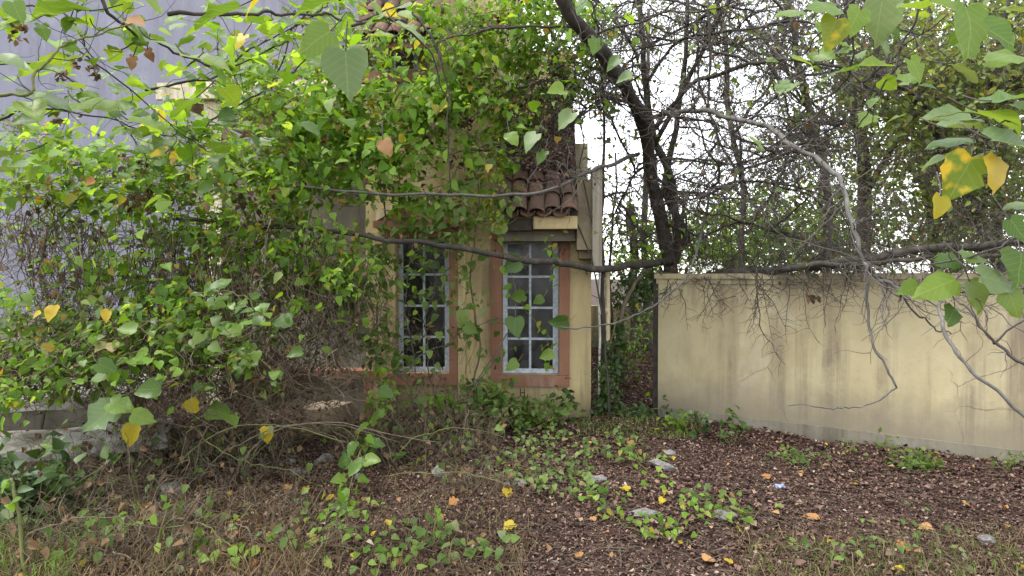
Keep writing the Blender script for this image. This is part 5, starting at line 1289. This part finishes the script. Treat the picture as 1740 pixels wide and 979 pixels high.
for i in range(len(x)):
    nr, tp = frames(1, rng, bias=(0, -.3, .9), spread=.2, tip=(0, 0, 0), tspread=1); nr, tp = nr[0], tp[0]; sd = np.cross(tp, nr); sz = rng.uniform(.025, .06)
    mat = rng.choice(['leaf_orange', 'leaf_dead', 'leaf_dead', 'leaf_tan', 'leaf_tan', 'leaf_yellow'])
    o = bpy.data.objects.new('fallen_leaf', leaf_data('curled', int(rng.integers(0, 5)), str(mat))); scene.collection.objects.link(o); z = float(ground_z(x[i], y[i])) + .03
    o.matrix_world = Matrix(((sd[0]*sz, tp[0]*sz, nr[0]*sz, x[i]), (sd[1]*sz, tp[1]*sz, nr[1]*sz, y[i]), (sd[2]*sz, tp[2]*sz, nr[2]*sz, z), (0, 0, 0, 1)))
    kind_ = {'leaf_orange': 'small rusty orange', 'leaf_dead': 'small dark brown', 'leaf_tan': 'small pale tan', 'leaf_yellow': 'small dull yellow'}[str(mat)]
    tag(o, kind_ + ' curled leaf scattered on the brown litter', 'leaf', kind_ + ' leaves scattered on the litter')

# stones and scraps
import bmesh
def stone(px, py, w, h, label, mat='stone', name='stone', seed=0, flat=.5):
    rg = np.random.default_rng(seed); bm = bmesh.new(); bmesh.ops.create_icosphere(bm, subdivisions=2, radius=1)
    Yd = G(px, py)[1]; sx, sz = w / F * Yd / 2 * .85, h / F * Yd / 2 * .8
    ph = rg.uniform(0, 6, 6)
    for v in bm.verts:
        c_ = v.co; k_ = 1 + .18 * math.sin(3 * c_.x + ph[0]) * math.cos(2.5 * c_.y + ph[1]) + .12 * math.sin(5 * c_.z + ph[2] + 4 * c_.x) + rg.normal() * .05
        v.co = Vector((c_.x * sx * k_, c_.y * sx * .8 * k_, c_.z * sz * k_))
    me = bpy.data.meshes.new(name); bm.to_mesh(me); bm.free()
    b = G(px, py); o = link(name, me, M[mat]); o.location = (b[0], b[1], float(ground_z(b[0], b[1])) + sz * .55); o.rotation_euler = (rg.normal() * .15, rg.normal() * .15, rg.uniform(-.5, .5))
    return tag(o, label, 'stone' if mat == 'stone' else 'litter', 'stones on the litter' if mat == 'stone' else None)
for k, a in enumerate(((552,790,42,26,'pale grey stone behind the young climber'),(505,808,36,16,'flat whitish stone in front of the pale grey stone'),(492,790,30,16,'small grey stone left of the pale grey stone'),(745,808,32,28,'upright grey stone below the window shrubs'),
        (287,842,58,26,'long grey stone slab in the dry grass'),(262,886,40,14,'low stone in the dry grass before the long slab'),(1018,822,34,16,'light stone at the edge of the creeper mat'),(1130,802,56,20,'broad grey stone on the mound before the passage'),
        (1140,776,30,14,'small grey stone behind the broad one'),(1092,884,66,16,'flat grey stone ringed by the creeper runner'),(1235,884,46,20,'grey stone at the end of the creeper runner'),(876,833,44,12,'low grey stone below the creeper mat'),
        (1682,926,40,22,'grey stone in the lower right grass'),(432,758,40,16,'pale slab edge under the dry thicket'),(608,812,22,16,'small purple grey stone beside the young climber'),(945,960,14,10,'tiny dark stone near the bottom centre'),(415,806,16,8,'small white chip in the dry grass'))):
    stone(*a, seed=k)
stone(1328, 823, 26, 9, 'crumpled pale blue plastic scrap on the litter before the wall', 'plastic_blue', 'plastic_scrap', 40)
